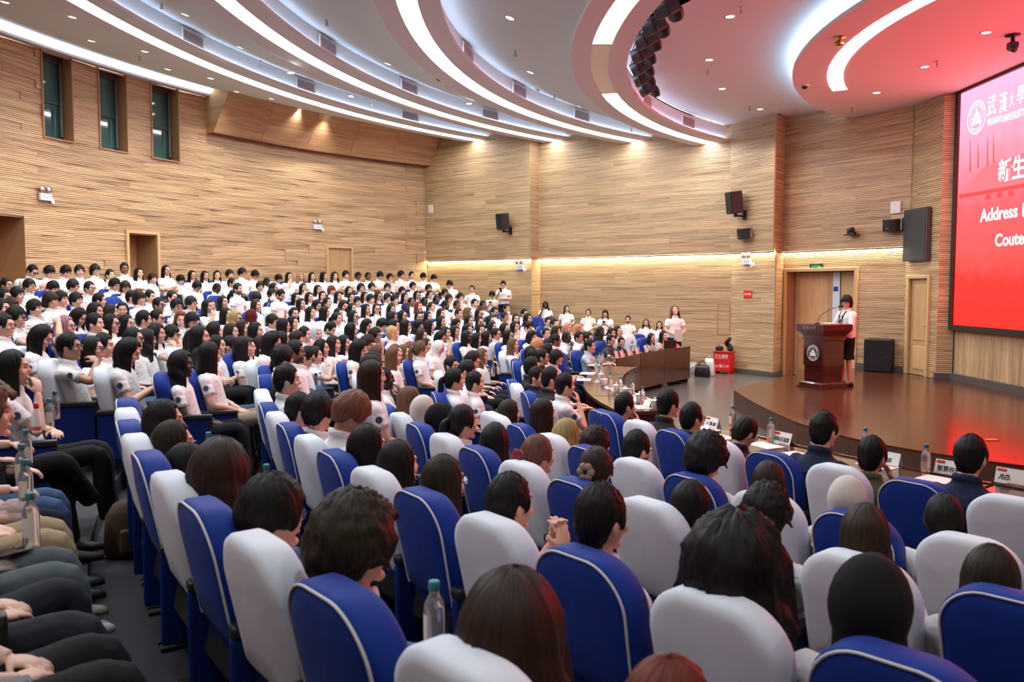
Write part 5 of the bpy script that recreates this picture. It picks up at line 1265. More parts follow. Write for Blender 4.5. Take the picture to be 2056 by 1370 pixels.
HC = {'K': (.0055, .005, .005), 'D': (.022, .012, .008), 'B': (.13, .065, .032), 'N': (.42, .245, .115), 'R': (.16, .03, .018), 'P': (.36, .17, .17), 'W': (.78, .76, .72), 'M': (.10, .012, .016), 'G': (.50, .53, .58), 'V': (.015, .03, .09), 'I': (.62, .58, .52), 'X': (.008, .008, .009)}
HN = {'K': 'black', 'D': 'dark brown', 'B': 'brown', 'N': 'blonde', 'R': 'reddish', 'P': 'pink-tinted', 'W': 'white', 'M': 'maroon', 'G': 'pale grey', 'V': 'navy', 'I': 'cream', 'X': 'black'}
SN = {'s': 'short', 'f': 'fringed', 'l': 'long', 'w': 'wavy', 'p': 'tied-back', 'b': 'bobbed', 'c': 'curly', 'n': 'cropped', 'u': 'bun-tied', 'a': 'long fringed', 'C': 'thick curly', 'q': 'tousled curly'}
SK = {'1': (.70, .425, .315), '2': (.43, .23, .145), '3': (.24, .115, .065), '4': (.055, .028, .018)}
WHITE = (.80, .80, .80)
# ------------------------------------------------------------------ people: who sits where
# window origin, scale, then head positions: hair style+colour, g glasses, d looking down, t beard, v turned to the viewer,
# 2-4 skin tone, 5 hand at chin, 6 hands raised, 7 hand in hair, i phone, S/T/L by the back wall, U standing, F front table
Z1=(0,500,4.893,"""
455 215 sKgdS|600 225 fKS|710 220 fKS|870 225 fKS|1045 215 bKgS|1360 200 sK3S|1340 265 sKS|1515 245 lKT|1645 215 lKgS|1735 260 lKgT|1850 265 lKT|1975 260 lKT|1600 300 fKL|1710 300 fKdL
65 360 sKg|290 370 fKg|500 375 fK|715 370 fKg|880 390 sKg|1110 345 cKd|1235 380 bKg|1920 365 fKg
35 480 sKg|170 460 fK|600 500 fK|750 510 fK5|970 510 sK|1290 480 sK|1370 490 bK|1475 475 sK|1560 555 sKg2|1690 480 sK|1740 570 fKg|1880 540 fKg|2040 570 lK
15 590 sK|110 590 cD|345 590 fK|500 510 bD|740 660 lKd|940 620 wK|1085 625 lD|1215 600 lKv
160 680 fKg6|1410 700 sK|1540 690 sKg|1790 700 wRv|1890 710 bKg|930 740 sK5|1090 740 lKg|1240 740 lKg
640 770 lPg7|360 850 lKdi|40 760 sKg|1310 890 lKg|1440 900 wK2|1540 840 wK6|1690 850 fKg5|1870 870 lK|1960 870 lK5
680 970 sKg26|910 990 lKg|1020 960 sK|1210 990 lKdi|130 1180 lK|1800 1130 wK4e|1990 1100 lK5
""")
Z2=(400,500,4.893,"""
165 255 fKT|290 235 fKgS|420 250 fKgT|640 320 nK4dT|795 290 fKdT|860 275 lKT5|965 280 wNT|1080 275 lKT|1190 270 lKT|1325 270 wDT|1415 260 fKT|1560 265 sK3T|1665 275 sK3T|1805 260 fKdT|1890 285 fKT|2015 260 fKT
160 380 nK4|315 340 sK|440 405 sKtT|600 375 fK|725 385 lKg|1020 390 lK5|1165 405 lK|1300 410 bR|1470 415 lK|1590 390 cK|1695 380 fK|1850 385 fK
230 525 lK|340 460 pK|545 470 bD|715 450 fKa|800 460 sK|950 485 lK|1080 480 lK|1215 465 lK|1365 470 lK|1500 480 lK|1625 470 lK|1685 500 fK|1760 470 wDg|1850 490 fK|1920 505 fK
105 560 lK|745 520 kW|840 530 sKtT|1000 545 lK|1140 545 lK|1260 530 pK|1400 545 lD|1560 525 fK|1500 590 lK|1640 600 lK|1745 590 lDg|1885 600 lK
265 650 lKg|510 660 hM4|560 560 lD|360 690 wNg|935 640 lK|1095 630 lK|1230 625 lK|1370 640 lK|1885 680 lK
720 720 fKg|825 760 lKg|920 730 lK|1350 690 pK|1515 670 lKg|1625 740 lKi|1775 740 fKg
145 810 lK|315 820 lD|430 790 lD|555 810 lK|1035 850 sK5|1150 840 hG|1265 780 sKt|1490 800 lK|1890 830 sN|1730 860 cK25|1900 760 lK
160 960 lK|310 960 sKg|400 970 lK|480 970 wD|570 930 lD|670 900 lK|800 910 lK|920 880 lD|1320 940 lD|1425 930 lK|1530 970 lK|1620 920 cD
40 1080 lK5|100 1040 lK|815 1080 fK|940 1020 sKt3|1020 1050 sKg|1140 1050 pK6|1200 980 lK|1740 1040 sBg|1700 1120 kK|1860 1080 lN|1910 1060 lB
790 1170 sK|860 1300 sK|1680 1180 kK|1690 1260 lD|1820 1280 nK45
""")
Z3=(780,500,4.893,"""
160 265 sKT|290 270 fKT|425 285 fKT|605 345 fKdT|820 400 sKT|1020 450 fKgTi|1130 345 sKUi
135 420 fK|240 370 fK|395 395 fK|555 440 fKg
160 480 lK|280 460 lKg|405 455 pK|60 510 fK|225 525 nK3|355 520 nK4|470 505 nK4g|595 495 fKg|705 480 fK
35 580 lKg|170 580 hV4|295 570 lR|425 570 pD|560 555 sKt3|670 560 sK3|845 540 sK|930 560 sK3
30 680 lKg|140 660 lKg|300 670 lKg|390 670 lK|515 640 lK|690 640 sD7|775 630 wB|890 640 lKg5|1040 625 sKtg|1160 590 sK5|1335 640 sK
60 760 lKg|165 760 lK|275 750 wKg|395 760 lK|520 720 lK|650 730 lK|790 710 lK|900 720 lKg|1000 710 lK|1140 680 sK25|1255 690 lK|1370 690 wK
40 840 sN|330 860 lD|560 830 lK|650 820 lK|775 800 lK|910 800 lK|1020 770 lD|1140 790 lK|1240 770 lK|1360 765 sK
490 860 lK|770 870 lK4|860 890 lK|960 870 lK|1060 840 pKg|1180 860 lKg|1390 850 lK
70 1020 lB|155 1020 lB|215 990 sB|310 990 pB|370 950 lD|465 960 hW|1225 950 lBe
830 1090 lR|920 1060 wB|790 1080 sD
620 1150 sKk|720 1190 sKk|650 1290 pKk|850 1320 sKk
""")
Z4=(1050,560,4.893,"""
220 300 wK4T5|425 320 lKU|640 375 pKT|810 340 lKUi|1030 405 sKtT|1210 480 wBT|1340 470 lKT
520 490 lN|440 490 pN|250 430 sK|305 450 sK|760 530 sK4z|870 540 sK|930 520 lK|1270 580 lKF|1330 560 lKF
845 600 sKgF|920 620 sKF|660 660 sKF|640 590 sKa|550 580 sK2|430 580 nK4|320 610 sK3|230 540 pK|220 640 lK|120 640 bN|320 520 lD
330 770 bKF|100 770 sKF|190 770 sKgF|240 710 lKk|75 740 sKF|130 960 sKF|90 870 sKF|270 980 sKF|410 1050 sKF5
""")

ZW = [Z1, Z2, Z3, Z4]
# near rows: (row, px, py, code, extra)
NAVY = (.012, .018, .05); DARK = (.02, .02, .024)
NEARP = [(0, 1255, 815, 'sK5', dict(shirt=(.22, .22, .24), lean=.06)), (0, 1348, 812, 'sK', dict(shirt=DARK, lean=.10)), (0, 1380, 838, 'sKg', dict(shirt=DARK, lean=.06)), (0, 1487, 862, 'sKgd', dict(shirt=NAVY, lean=.06)), (0, 1669, 866, 'sK', dict(shirt=NAVY, lean=.10)), (0, 1732, 912, 'sKd5', dict(shirt=(.09, .10, .055), lean=.06)), (0, 1984, 921, 'sK', dict(shirt=NAVY, lean=.10)), (0, 2060, 968, 'sK', dict(shirt=NAVY, lean=.10)),
 (1, 1023, 831, 'lD', {}), (1, 1107, 838, 'lD', {}), (1, 1121, 870, 'wN', {}), (1, 1196, 894, 'cD', {}), (1, 1279, 904, 'sKgt', {}), (1, 1419, 921, 'qK', {}), (1, 1546, 972, 'lD', {}), (1, 1702, 1003, 'hI', {}), (1, 1899, 1044, 'nK4', {}),
 (2, 823, 807, 'lB', {}), (2, 852, 826, 'hI', {}), (2, 879, 841, 'hX', {}), (2, 929, 850, 'pK5', {}), (2, 995, 889, 'lKg', {}), (2, 1080, 916, 'uB', dict(clip=(.25, .02, .03))), (2, 1199, 945, 'uD', dict(clip=(.30, .22, .17), glasses=1)), (2, 1395, 1020, 'lK', {}), (2, 1532, 1034, 'cKg', {}), (2, 1741, 1079, 'lDg', {}), (2, 1990, 1166, 'lD', {}),
 (3, 566, 800, 'sKt', {}), (3, 602, 826, 'sK', {}), (3, 639, 831, 'fKg', {}), (3, 707, 836, 'fBd2', {}), (3, 733, 897, 'lK', {}), (3, 780, 926, 'lK5', {}), (3, 891, 970, 'lDg', {}), (3, 1024, 1016, 'sK6', {}), (3, 1206, 1047, 'sK', {}), (3, 1477, 1150, 'CK', dict(hs=1.15)), (3, 1748, 1217, 'hX', dict(hs=1.12)),
 (4, 292, 812, 'fKg', {}), (4, 331, 851, 'lK', {}), (4, 348, 892, 'lD', {}), (4, 379, 943, 'lK', {}), (4, 445, 958, 'wD', dict(hs=1.15)), (4, 550, 1040, 'fKg', dict(hs=1.10)), (4, 715, 1100, 'qDg', dict(tr=('shorts', (.30, .27, .22)))), (4, 1035, 1290, 'wD', dict(hs=1.2)), (4, 1345, 1455, 'lR', {})]
OFFF = [(205.6, 'lK', (.012, .012, .014), 'crossed', 0), (207.5, 'lKg', (.06, .10, .20), 'legs', .16), (209.4, 'qB', (.010, .013, .03), 'legs', .2), (211.2, 'sK', (.36, .27, .16), 'legs', 0), (213.2, 'nK4', (.085, .105, .105), 'legs', 0), (215.2, 'sK', (.020, .021, .028), 'wide', 0), (217.2, 'sK', (.013, .013, .016), 'legs', 0)]
R12, Z12 = 21.14, 1.36                       # extra seats on the last step under the back wall
rng = random.Random(11)
SPECS = []; TAKEN = {}
HH = 1.148
def spec(x, y, zfl, rz, code, **k):
    d = dict(x=x, y=y, z=zfl, rz=rz, code=code, arm=None, head=None, s=1.0, shirt=WHITE, stand=False, lean=0.0, row=None, th=None, tr=None, near=False, where=None, long=False); d.update(k); SPECS.append(d); return d
def both_hits(px, py, r):
    out = []
    for far in (True, False):
        p = on_circle(px, py, CEN, r, far)
        if p is not None and p[1] > .8: out.append(p)
    return out
def free(row, th, gap=.40): return all(abs(th-t)*ROWS_ALL[row] > gap for t in TAKEN.get(row, []))
ROWS_ALL = ROWS+[R12]; ROWZ_ALL = ROWZ+[Z12]
POS = []
def seat_person(px, py, code, rows, ho=.17, **k):
    best = None; hh = k.pop('hh', HH); near = k.get('near')
    for row in rows:
        for dl in ((0,) if near or row == 10 else (0, -.1, .1, -.2, .2, -.3, .3, -.4, .4)):
            R0 = ROWS_ALL[row]+dl
            for p in both_hits(px, py, R0-ho):
                th = ang(p[:2]) % (2*math.pi); zr = ROWZ_ALL[row] if (near or row == 10) else zf(R0); dz = p[2]-(zr+hh)
                g = min([math.hypot(p[0]-q[0], p[1]-q[1]) for q in POS]+[9])
                c = abs(dz)+max(0, .45-g)*1.2+.1*abs(dl)+(.05 if row < 5 and th > NEAR_ANG[row]-.03 and not near else 0)
                if best is None or c < best[0]: best = (c, row, th, dz, p, R0, zr)
    if best is None: return None
    c, row, th, dz = best[:4]; p, R0, zr = best[4:]; TAKEN.setdefault(row, []).append(th); POS.append(p[:2]); q = pol(th, R0); dz = max(-.36 if near else -.16, min(.2, dz))
    st = k.get('stand'); s = .93 if st else (1.03 if near else 1)+.35*dz/HH
    return spec(q[0], q[1], zr+(0 if st else dz-HH*(s-1)), th+math.pi/2, code, row=row, th=th, rr=R0, zc=zr, s=s, **k)
for row, px, py, code, ex in NEARP:
    seat_person(px, py, code, [row], ho=.17+ex.get('lean', 0)*1.3, near=True, **ex)
for deg, code, tc, tk, ln in OFFF:
    th = R_(deg); q = pol(th, ROWS[5]); TAKEN.setdefault(5, []).append(th); spec(q[0], q[1], ROWZ[5]-(.07 if ln else 0), th+math.pi/2, code, row=5, th=th, near=True, lean=ln, zc=ROWZ[5], tr=(tk, tc), arm='lap' if deg > 208 else 'rest')
FSH = {1222: ((.05, .052, .056), .08), 1238: ((.02, .02, .022), .10), 1184: ((.45, .52, .62), .08), 1117: ((.62, .42, .42), .10), 1133: (WHITE, .04), 1309: ((.5, .5, .5), .06), 1321: ((.55, .42, .38), .06)}
WALLP = []
for ox, oy, sc, txt in ZW:
    for it in txt.replace('\n', '|').split('|'):
        if not it.strip(): continue
        x, y, code = it.split(); px, py = ox+float(x)/sc, oy+float(y)/sc; fl = code[2:]
        if any(k in fl for k in 'STLU') and (px > 880):
            seg = (PS, P2) if px > 1085 else (KC, C1); off = NW*.50
            p = on_line(px, py, seg[0]+off, seg[1]+off); r = np.hypot(*(p[:2]-CEN)); z = zf(r); h = p[2]-z; aim = np.array([6.0, 13.5])-p[:2]; aim = aim/np.hypot(*aim)+NW*1.2
            rz = math.atan2(aim[1], aim[0])-math.pi/2; st = h > 1.40
            f = np.array([math.cos(rz+math.pi/2), math.sin(rz+math.pi/2)])
            b = p[:2]-f*(.03 if st else .17)
            WALLP.append(spec(b[0], b[1], z, rz, code, stand=st, s=max(.88, min(1.1, h/(1.545 if st else HH))), arm=('s_phone' if 'i' in fl or 'U' in fl else 's_front') if st else None, where='wall', px=px))
        elif 't' in fl and 'T' in fl: q_ = seat_person(px, py, code, [6, 7], hh=1.42, stand=True, arm='s_front')
        elif any(k in fl for k in 'STL'): seat_person(px, py, code, [10])
        elif 'F' in fl:
            sh, ln = next((v for k, v in FSH.items() if abs(k-px) < 4), (DARK if rng.random() < .6 else NAVY, .06))
            if px > 1205:
                pp = both_hits(px, py, 10.95); p = pp[0]; th = ang(p[:2]); q = pol(th, 11.12); TAKEN.setdefault(0, []).append(th)
                POS.append(p[:2]); spec(q[0], q[1], 0.0, th+math.pi/2, code, row=0, th=th, s=max(.86, min(1.05, p[2]/HH)), shirt=sh, lean=ln, arm='table', rr=11.12)
            else: seat_person(px, py, code, [0], ho=.17+ln*1.3, shirt=sh, lean=ln)
        else: seat_person(px, py, code, list(range(0, 10)))
# nobody sits on a neighbour's lap: spread each row where two came too close
for row in range(11):
    L = sorted([d for d in SPECS if d['row'] == row], key=lambda d: d['th']); r = ROWS_ALL[row]; gap = .43/r
    for it in range(60):
        for a, b in zip(L, L[1:]):
            o = gap-(b['th']-a['th'])
            if o > 0 and abs(a.get('rr', r)-b.get('rr', r)) < .3: a['th'] -= o*.5; b['th'] += o*.5
    for d in L: q = pol(d['th'], d.get('rr', r)); d['x'], d['y'], d['rz'] = q[0], q[1], d['th']+math.pi/2
# standing woman with a paper, speaker
WOM = spec(4.12, 21.0, 0, math.atan2(-1, .15)-math.pi/2, 'wB', stand=True, s=1.06, arm='s_front', head='u', where='woman', tr=('legs', (.008, .009, .014)))
SPK = spec(6.36, 15.74, STAGE_Z, math.atan2(-.25, -.97)-math.pi/2, 'bKg', stand=True, s=1.035, arm='s_podium', head='l', where='speaker', long=True, tr=('skirt', (.008, .008, .009)), shirt=(.80, .77, .76))
TRC = [(.010, .010, .012)]*5+[(.014, .018, .035), (.05, .085, .17), (.09, .14, .22), (.30, .24, .16), (.07, .075, .08)]
for d in SPECS:
    fl = d['code'][2:]; d['skin'] = next((c for c in fl if c in '234'), '1')
    if d['skin'] == '1' and d['code'][0] in 'fs' and rng.random() < .25: d['skin'] = '1'
    if d['arm'] is None:
        d['arm'] = 'chin' if '5' in fl else 'clasp' if ('6' in fl and d['near']) else 'drink' if '6' in fl else 'hair' if '7' in fl else 'phone' if 'i' in fl else ('table' if (d['lean'] and d['row'] == 0) else rng.choice(['lap', 'lap', 'lap', 'rest', 'rest', 'cross', 'cross', 'phone' if 'd' in fl else 'lap', 'chin' if rng.random() < .4 else 'lap']))
    if d['head'] is None:
        d['head'] = 'v' if 'v' in fl else 'd' if ('d' in fl or d['arm'] == 'phone') else ('l' if 'F' in fl and rng.random() < .4 else rng.choice(['0', '0', '0', '0', 'l', 'r', 'd'])) if not d['near'] else ('l' if rng.random() < .25 else '0')
    if d['arm'] in ('hair', 'drink', 'chin', 'clasp') and d['head'] not in ('0', 'v', 'l'): d['head'] = '0'
    if d['arm'] in ('hair', 'drink', 'clasp', 'table', 'rest', 'chin') and d['head'] in 'lv' and d['arm'] != 'rest': d['head'] = '0'
    fine = d['near'] and d['arm'] in ('clasp', 'lap', 'rest') and d['x'] < 2
    if d['tr'] is None: d['tr'] = (rng.choice(['legs', 'legs', 'wide', 'crossed']) if not d['stand'] else 'legs', rng.choice(TRC))
    shorts = d['tr'][0] in ('shorts', 'skirt'); leanq = round(d['lean'], 2)
    d['kb'] = req_body(d['arm'], d['head'], d['stand'], leanq, .0048 if fine else .0065, shorts)
    d['ks'] = req_shirt(d['arm'], d['stand'], leanq, d['long'], jacket=d['where'] == 'speaker')
    d['kt'] = req_trousers(d['tr'][0], d['stand'])
resolve()
# chairs under everyone who does not already have one
byrow = {}
for d in SPECS:
    if d['row'] is not None and not (d['row'] < 5 and d['th'] > NEAR_ANG[d['row']]-.012): byrow.setdefault(d['row'], []).append(d)
EMPT = [(98, 639, 'w'), (122.6, 633, 'b'), (226, 607, 'b'), (276, 627, 'w'), (335, 647, 'b'), (405.7, 647, 'b'), (98, 725, 'w'), (431.7, 602, 'b'), (578, 588, 'w'), (533, 614, 'w'), (832, 678, 'b'), (1039.6, 678, 'w'), (1077, 657, 'b'), (1080, 672, 'w'), (1048, 702, 'w'), (1125, 706, 'b'), (1148, 706, 'w'), (1261.5, 690, 'w'), (1282, 690, 'b'), (500, 640, 'w')]
for px, py, col in EMPT:
    best = None
    for row in range(10):
        for p in both_hits(px, py, ROWS[row]):
            th = ang(p[:2]) % (2*math.pi)
            c = abs(p[2]-(ROWZ[row]+.93))+(0 if free(row, th, .36) else .3)
            if row < 5 and th > NEAR_ANG.get(row, 9)-.03: continue
            if best is None or c < best[0]: best = (c, row, th)
    if best and best[0] < .3:
        TAKEN.setdefault(best[1], []).append(best[2]); chair(best[1], best[2], col, detail=False, arms=3, emblem=True)
for row, L in byrow.items():
    L.sort(key=lambda d: d['th'])
    for i, d in enumerate(L):
        nx = L[i+1]['th'] if i+1 < len(L) else 9; last = (nx-d['th'])*ROWS_ALL[row] > .75
        col = 'wb'[(i+row) % 2]; r = d.get('rr')
        if row == 10: o = chair(9, d['th'], col, detail=False, arms=1, r=R12); o.location.z = Z12
        else: o = chair(row, d['th'], col, detail=d['near'] or last, arms=1, r=r); o.location.z = d.get('zc', d['z'])
# plain step under the extra seats at the back
mb = MB(); n = 40; vs = []; b0 = ang(KC)
for i in range(n+1):
    a = b0+.02+(2*math.pi-2*b0-.04)*i/n; p, q = pol(a, R12-.82), pol(a, R_BACK); vs += [(p[0], p[1], ROWZ[-1]-.01), (p[0], p[1], Z12), (q[0], q[1], Z12)]
mb.add(vs, [f for i in range(n) for f in ((3*i, 3*i+1, 3*i+4, 3*i+3), (3*i+1, 3*i+2, 3*i+5, 3*i+4))]); mb.build('tier', M['tier'], tiers)
# stools for those sitting along the side wall
stm = MB(); stm.bbox((0, .27, .42), (.40, .40, .05), .015)
st_leg = MB().tube([(0, 0, 0), (0, 0, .40)], .014, 6).mesh('leg', M['steel']); stm = stm.mesh('seat', M['bluedk'])
for d in WALLP:
    if not d['stand']:
        o = tag(empty('stool', (d['x'], d['y'], d['z']), d['rz']), 'low stool by the side wall, %s from the back corner' % ORD[sorted([w['px'] for w in WALLP]).index(d['px'])], 'stool', 'stools along the side wall'); link('seat', stm, o)
        for sx in (-1, 1):
            for sy in (-1, 1): link('leg', st_leg, o, (sx*.16, .27+sy*.16, 0))
# ---- the people themselves
def label_core(d):
    hs, hc = d['code'][0], d['code'][1]
    if hs == 'h': t = 'person in %s headscarf' % HN[hc]
    elif hs == 'k': t = 'person in %s cap' % HN[hc]
    else: t = 'person with %s %s hair' % (SN[hs], HN[hc])
    return ('bespectacled ' if 'g' in d['code'][2:] else 'bearded ' if 't' in d['code'][2:] else '')+t
ALLROW = {}
for d in SPECS:
    if d['row'] is not None: ALLROW.setdefault(d['row'], []).append(d)
for row, L in ALLROW.items():
    L.sort(key=lambda d: d['th'])
    for i, d in enumerate(L): d['label'] = '%s, %s, %s from far wall' % (label_core(d), ('back wall row' if row == 10 else ORD[row]+' row from stage'), ORD[min(i, len(ORD)-1)])
WALLP.sort(key=lambda d: d['px'])
for i, d in enumerate(WALLP): d['label'] = '%s %s along the side wall, %s from the back corner' % (label_core(d), 'standing' if d['stand'] else 'seated', ORD[i])
WOM['label'] = 'standing person with wavy brown hair, head tipped back, holding a white sheet'
SPK['label'] = 'bespectacled person in white jacket and black skirt speaking at the lectern'
HANDS = []
for d in SPECS:
    me, Hm = BODY[d['kb']]; fl = d['code'][2:]; hs, hc = d['code'][0], d['code'][1]
    o = link('person', me, None, (d['x'], d['y'], d['z']), (0, 0, d['rz']), SK[d['skin']], (d['s'],)*3); tag(o, d['label'], 'person', 'people in the hall'); o['beard'] = .85 if 't' in fl else 0.0
    if d['skin'] == '1': k = rng.uniform(.85, 1.12); o.color = (SK['1'][0]*k, SK['1'][1]*k, SK['1'][2]*k, 1)
    sc = d['shirt']
    if 'a' in fl: sc = NAVY
    if 'z' in fl: sc = (.012, .012, .014)
    k = rng.uniform(.95, 1.04); s = link('shirt', SHIRT[d['ks']][0], o, color=[min(1, c*k) for c in sc])
    t = link('trousers' if d['tr'][0] != 'skirt' else 'skirt', TROU[d['kt']], o, color=d['tr'][1])
    if hs == 'h': h = link('headscarf', VEIL, o, color=HC[hc])
    elif hs == 'k': h = link('cap', CAP, o, color=HC[hc]); hh = link('hair', HAIR['n'][0], o, color=HC['K']); hh.matrix_local = Hm
    else: h = link('hair', rng.choice(HAIR[hs] if not (hs in 'lwC' and d['head'] in 'du') else HAIR[hs+d['head']]), o, color=[c*rng.uniform(.8, 1.25) for c in HC[hc]])
    h.matrix_local = Hm @ Matrix.Scale(d.get('hs', 1.0), 4)
    if 'g' in fl or d.get('glasses'): g = link('glasses', GLASS, o); g.matrix_local = Hm
    if d.get('clip'):
        c = MB(); [c.ball((.03*math.cos(a), -.150, .012+.03*math.sin(a)), (.022, .016, .022), 8, 6) for a in (1.05*q for q in range(6))]; c = c.build('hair_tie', objcol('hair_tie_%d' % d['x'], .8), o, True); c.color = (*d['clip'], 1); c.matrix_local = Hm
    if d['stand'] or (d['near'] and d['row'] == 5): link('shoes', SHOES[1 if d['stand'] else 0], o, color=(.012, .012, .012) if d['where'] else rng.choice([(.6, .6, .6), (.012, .012, .012), (.3, .25, .2)]))
    dist = math.hypot(d['x'], d['y'])
    if sc is WHITE and dist < 13 and not d['long']:
        for sx in ((1,) if not d['near'] else (1, -1)):
            J = joints(d['stand'], d['lean']); a, e, w, _, _ = arm_pts(J, d['arm'], sx, d['lean']); q = a.lerp(e, .40); ax = (e-a).normalized(); out = V(sx, -.25, .15); out = (out-ax*out.dot(ax)).normalized()
            b = link('sleeve_badge', BADGE, s); b.matrix_local = Matrix.Translation(q+out*.0545) @ Vector((0, 0, 1)).rotation_difference(out).to_matrix().to_4x4()
    if d['arm'] in ('phone', 's_phone') and 'i' in fl: HANDS.append(d)
    d['o'] = o
# phones in hands
phm = MB().bbox((0, 0, 0), (.075, .009, .155), .004).mesh('phone_body', M['phone']); phs = MB().box((0, -.0052, 0), (.068, .001, .145)).mesh('phone_screen', emis('phone_display', (.55, .6, .7), .5))
for d in HANDS:
    q = Vector((.0, .50, .87)) if not d['stand'] else Vector((.04, .33, 1.36)); M4 = Matrix.Translation((d['x'], d['y'], d['z'])) @ Matrix.Rotation(d['rz'], 4, 'Z'); w = M4 @ (q*d['s'])
    o = tag(empty('phone', w, d['rz']), 'phone held by person in '+(d['label'].split(', ', 1)[1] if ', ' in d['label'] else d['label'][-40:]), 'phone', 'phones in hands'); o.rotation_euler = (R_(-35), 0, d['rz']); link('body', phm, o); link('display', phs, o)
# labels of the chairs
CR = {}
for c in CHAIRS: CR.setdefault(10 if abs(c[2].location.z-Z12) < .003 else c[0], []).append(c)
seen = {}
for key, L in CR.items():
    L.sort(key=lambda c: c[1])
    for i, c in enumerate(L):
        back = key == 10
        w = 'back wall row' if back else ORD[c[0]]+' row from stage'
        lab = '%stheatre seat with %s, %s, %s from far wall' % ('empty ' if c[4] else '', 'white cover' if c[3] == 'w' else 'piped blue cover', w, ORD[min(i, len(ORD)-1)])
        tag(c[2], lab, 'seat', 'white-covered theatre seats' if c[3] == 'w' else 'blue-covered theatre seats')
# ------------------------------------------------------------------ small things
M['water'] = mat('clear_bottle', (.92, .95, .96), .06, trans=.85, spec=.5); M['teal'] = mat('teal_cap', (.01, .16, .19), .45); M['labelw'] = mat('bottle_label', (.72, .70, .58), .55)
M['china'] = mat('white_china', (.82, .82, .80), .18); M['paper'] = mat('white_paper', (.85, .84, .80), .7); M['pinkp'] = mat('pink_paper', (.80, .55, .55), .7)
bt = MB().lathe([(.030, 0), (.033, .006), (.033, .145), (.031, .155), (.020, .178), (.0155, .186), (.0155, .20)], 18).mesh('bottle_body', M['water'], True)
bc = MB().lathe([(.0175, .198), (.0185, .200), (.0185, .222), (.016, .226), (.001, .226)], 16).mesh('bottle_cap', M['teal'], True)
bl = MB()
n = 8; bl.add([(.0336*math.cos(a), .0336*math.sin(a), z) for z in (.045, .125) for a in (-.7+1.4*k/n for k in range(n+1))], [(k, k+1, n+2+k, n+1+k) for k in range(n)]); bl = bl.mesh('bottle_label', M['labelw'], True)
def bottle(p, label, s=1.0):
    o = tag(empty('water_bottle', tuple(p), rng.uniform(3.4, 5.4)), label, 'bottle', 'teal-capped water bottles'); o.scale = (s, s, s); link('body', bt, o); link('cap', bc, o); link('label', bl, o); return o
BN = [(111, 814), (99, 831), (52, 902), (44, 935), (52, 970), (62, 1045), (328, 723), (474, 752), (419, 902), (529, 635), (505, 737), (709, 731), (724, 723), (643, 766), (805, 768), (847, 741), (981, 749), (1001, 739), (990, 743), (872, 1240)]
BW = ['beside the boy at the picture edge, rear one', 'beside the boy at the picture edge, front one', 'on the armrest by the dark trousers', 'on the armrest behind two other bottles', 'on the armrest before the khaki trousers', 'nearest the camera on the aisle armrests', 'held up among the far seats', 'beside crossed arms by the aisle', 'in front of the hidden face by the aisle', 'by the maroon headscarf', 'on the armrest of the middle rows', 'before the pink fan', 'behind the pink fan', 'next to blue jeans by the aisle', 'on the armrest by the fair-haired people', 'before the white headscarf', 'beside the red-haired person', 'third of three near the red hair', 'middle of three near the red hair', 'beside the curly-haired person near the camera']
for (px, py), w in zip(BN, BW):
    z = 1.2
    for it in range(8): q = at_z(px, py, z); r = np.hypot(*(q[:2]-CEN)); z = zf(min(r, 21))+.678+.11
    if px == 872: z = ROWZ[4]+.678+.11; q = at_z(px, py, z)
    bottle((q[0], q[1], z-.11), 'clear water bottle with teal cap '+w)
TB = [(1209.6, 717), (1204, 721), (1199, 726), (1197, 730), (1200, 740), (1207, 743), (1225, 764), (1246, 774), (1270, 781), (1290, 795)]
for i, (px, py) in enumerate(TB): q = at_z(px, py, TZ+.11); bottle((q[0], q[1], TZ), 'teal-capped bottle on the middle curved table, %s from the far end' % ORD[i])
for i, (px, py) in enumerate([(1235, 708), (1249, 704.5), (1266.5, 702), (1281.5, 700), (1299, 696)]):
    p, q = np.array(FT[0]), np.array(FT[3]); d = (q-p)/np.hypot(*(q-p)); n_ = np.array([-d[1], d[0]]); l = on_line(px, py, p+n_*.25, q+n_*.25); bottle((l[0], l[1], .78), 'teal-capped bottle on the high-fronted tables, %s from the bend' % ORD[i])
for i, (px, py) in enumerate([(1471, 838), (1547.5, 864), (1636, 876), (1737, 886), (1859, 922)]): q = at_z(px, py, TZ+.11); bottle((q[0], q[1], TZ), 'teal-capped bottle on the near curved table, %s from the aisle' % ORD[i])
# lidded cups
cm = MB().lathe([(.030, 0), (.034, .004), (.043, .085), (.044, .09), (.040, .09), (.038, .08)], 20).mesh('cup_body', M['china'], True); lm = MB().lathe([(.046, .09), (.046, .096), (.030, .106), (.008, .110), (.008, .116), (.012, .122), (.006, .130), (.001, .131)], 20).mesh('cup_lid', M['china'], True); hm = MB().tube([(.040, 0, .07), (.062, 0, .068), (.068, 0, .045), (.058, 0, .025), (.038, 0, .02)], .005, 6).mesh('cup_handle', M['china'], True)
for i, (px, py) in enumerate([(1207, 758), (1213, 767), (1238, 781), (1256, 788), (1284, 800), (1315, 813)]):
    q = at_z(px, py, TZ+.06); o = tag(empty('lidded_cup', (q[0], q[1], TZ), .6+i), 'white china lidded cup on the curved table, %s from the far end' % ORD[i], 'cup', 'lidded cups'); o.scale = (1.15,)*3; link('body', cm, o); link('handle', hm, o)
    if i != 1: link('lid', lm, o)
q = at_z(1199, 766, TZ+.01); o = tag(empty('cup_lid', (q[0], q[1], TZ-.09)), 'white china lid lying off its cup on the table', 'lid'); link('lid', lm, o)
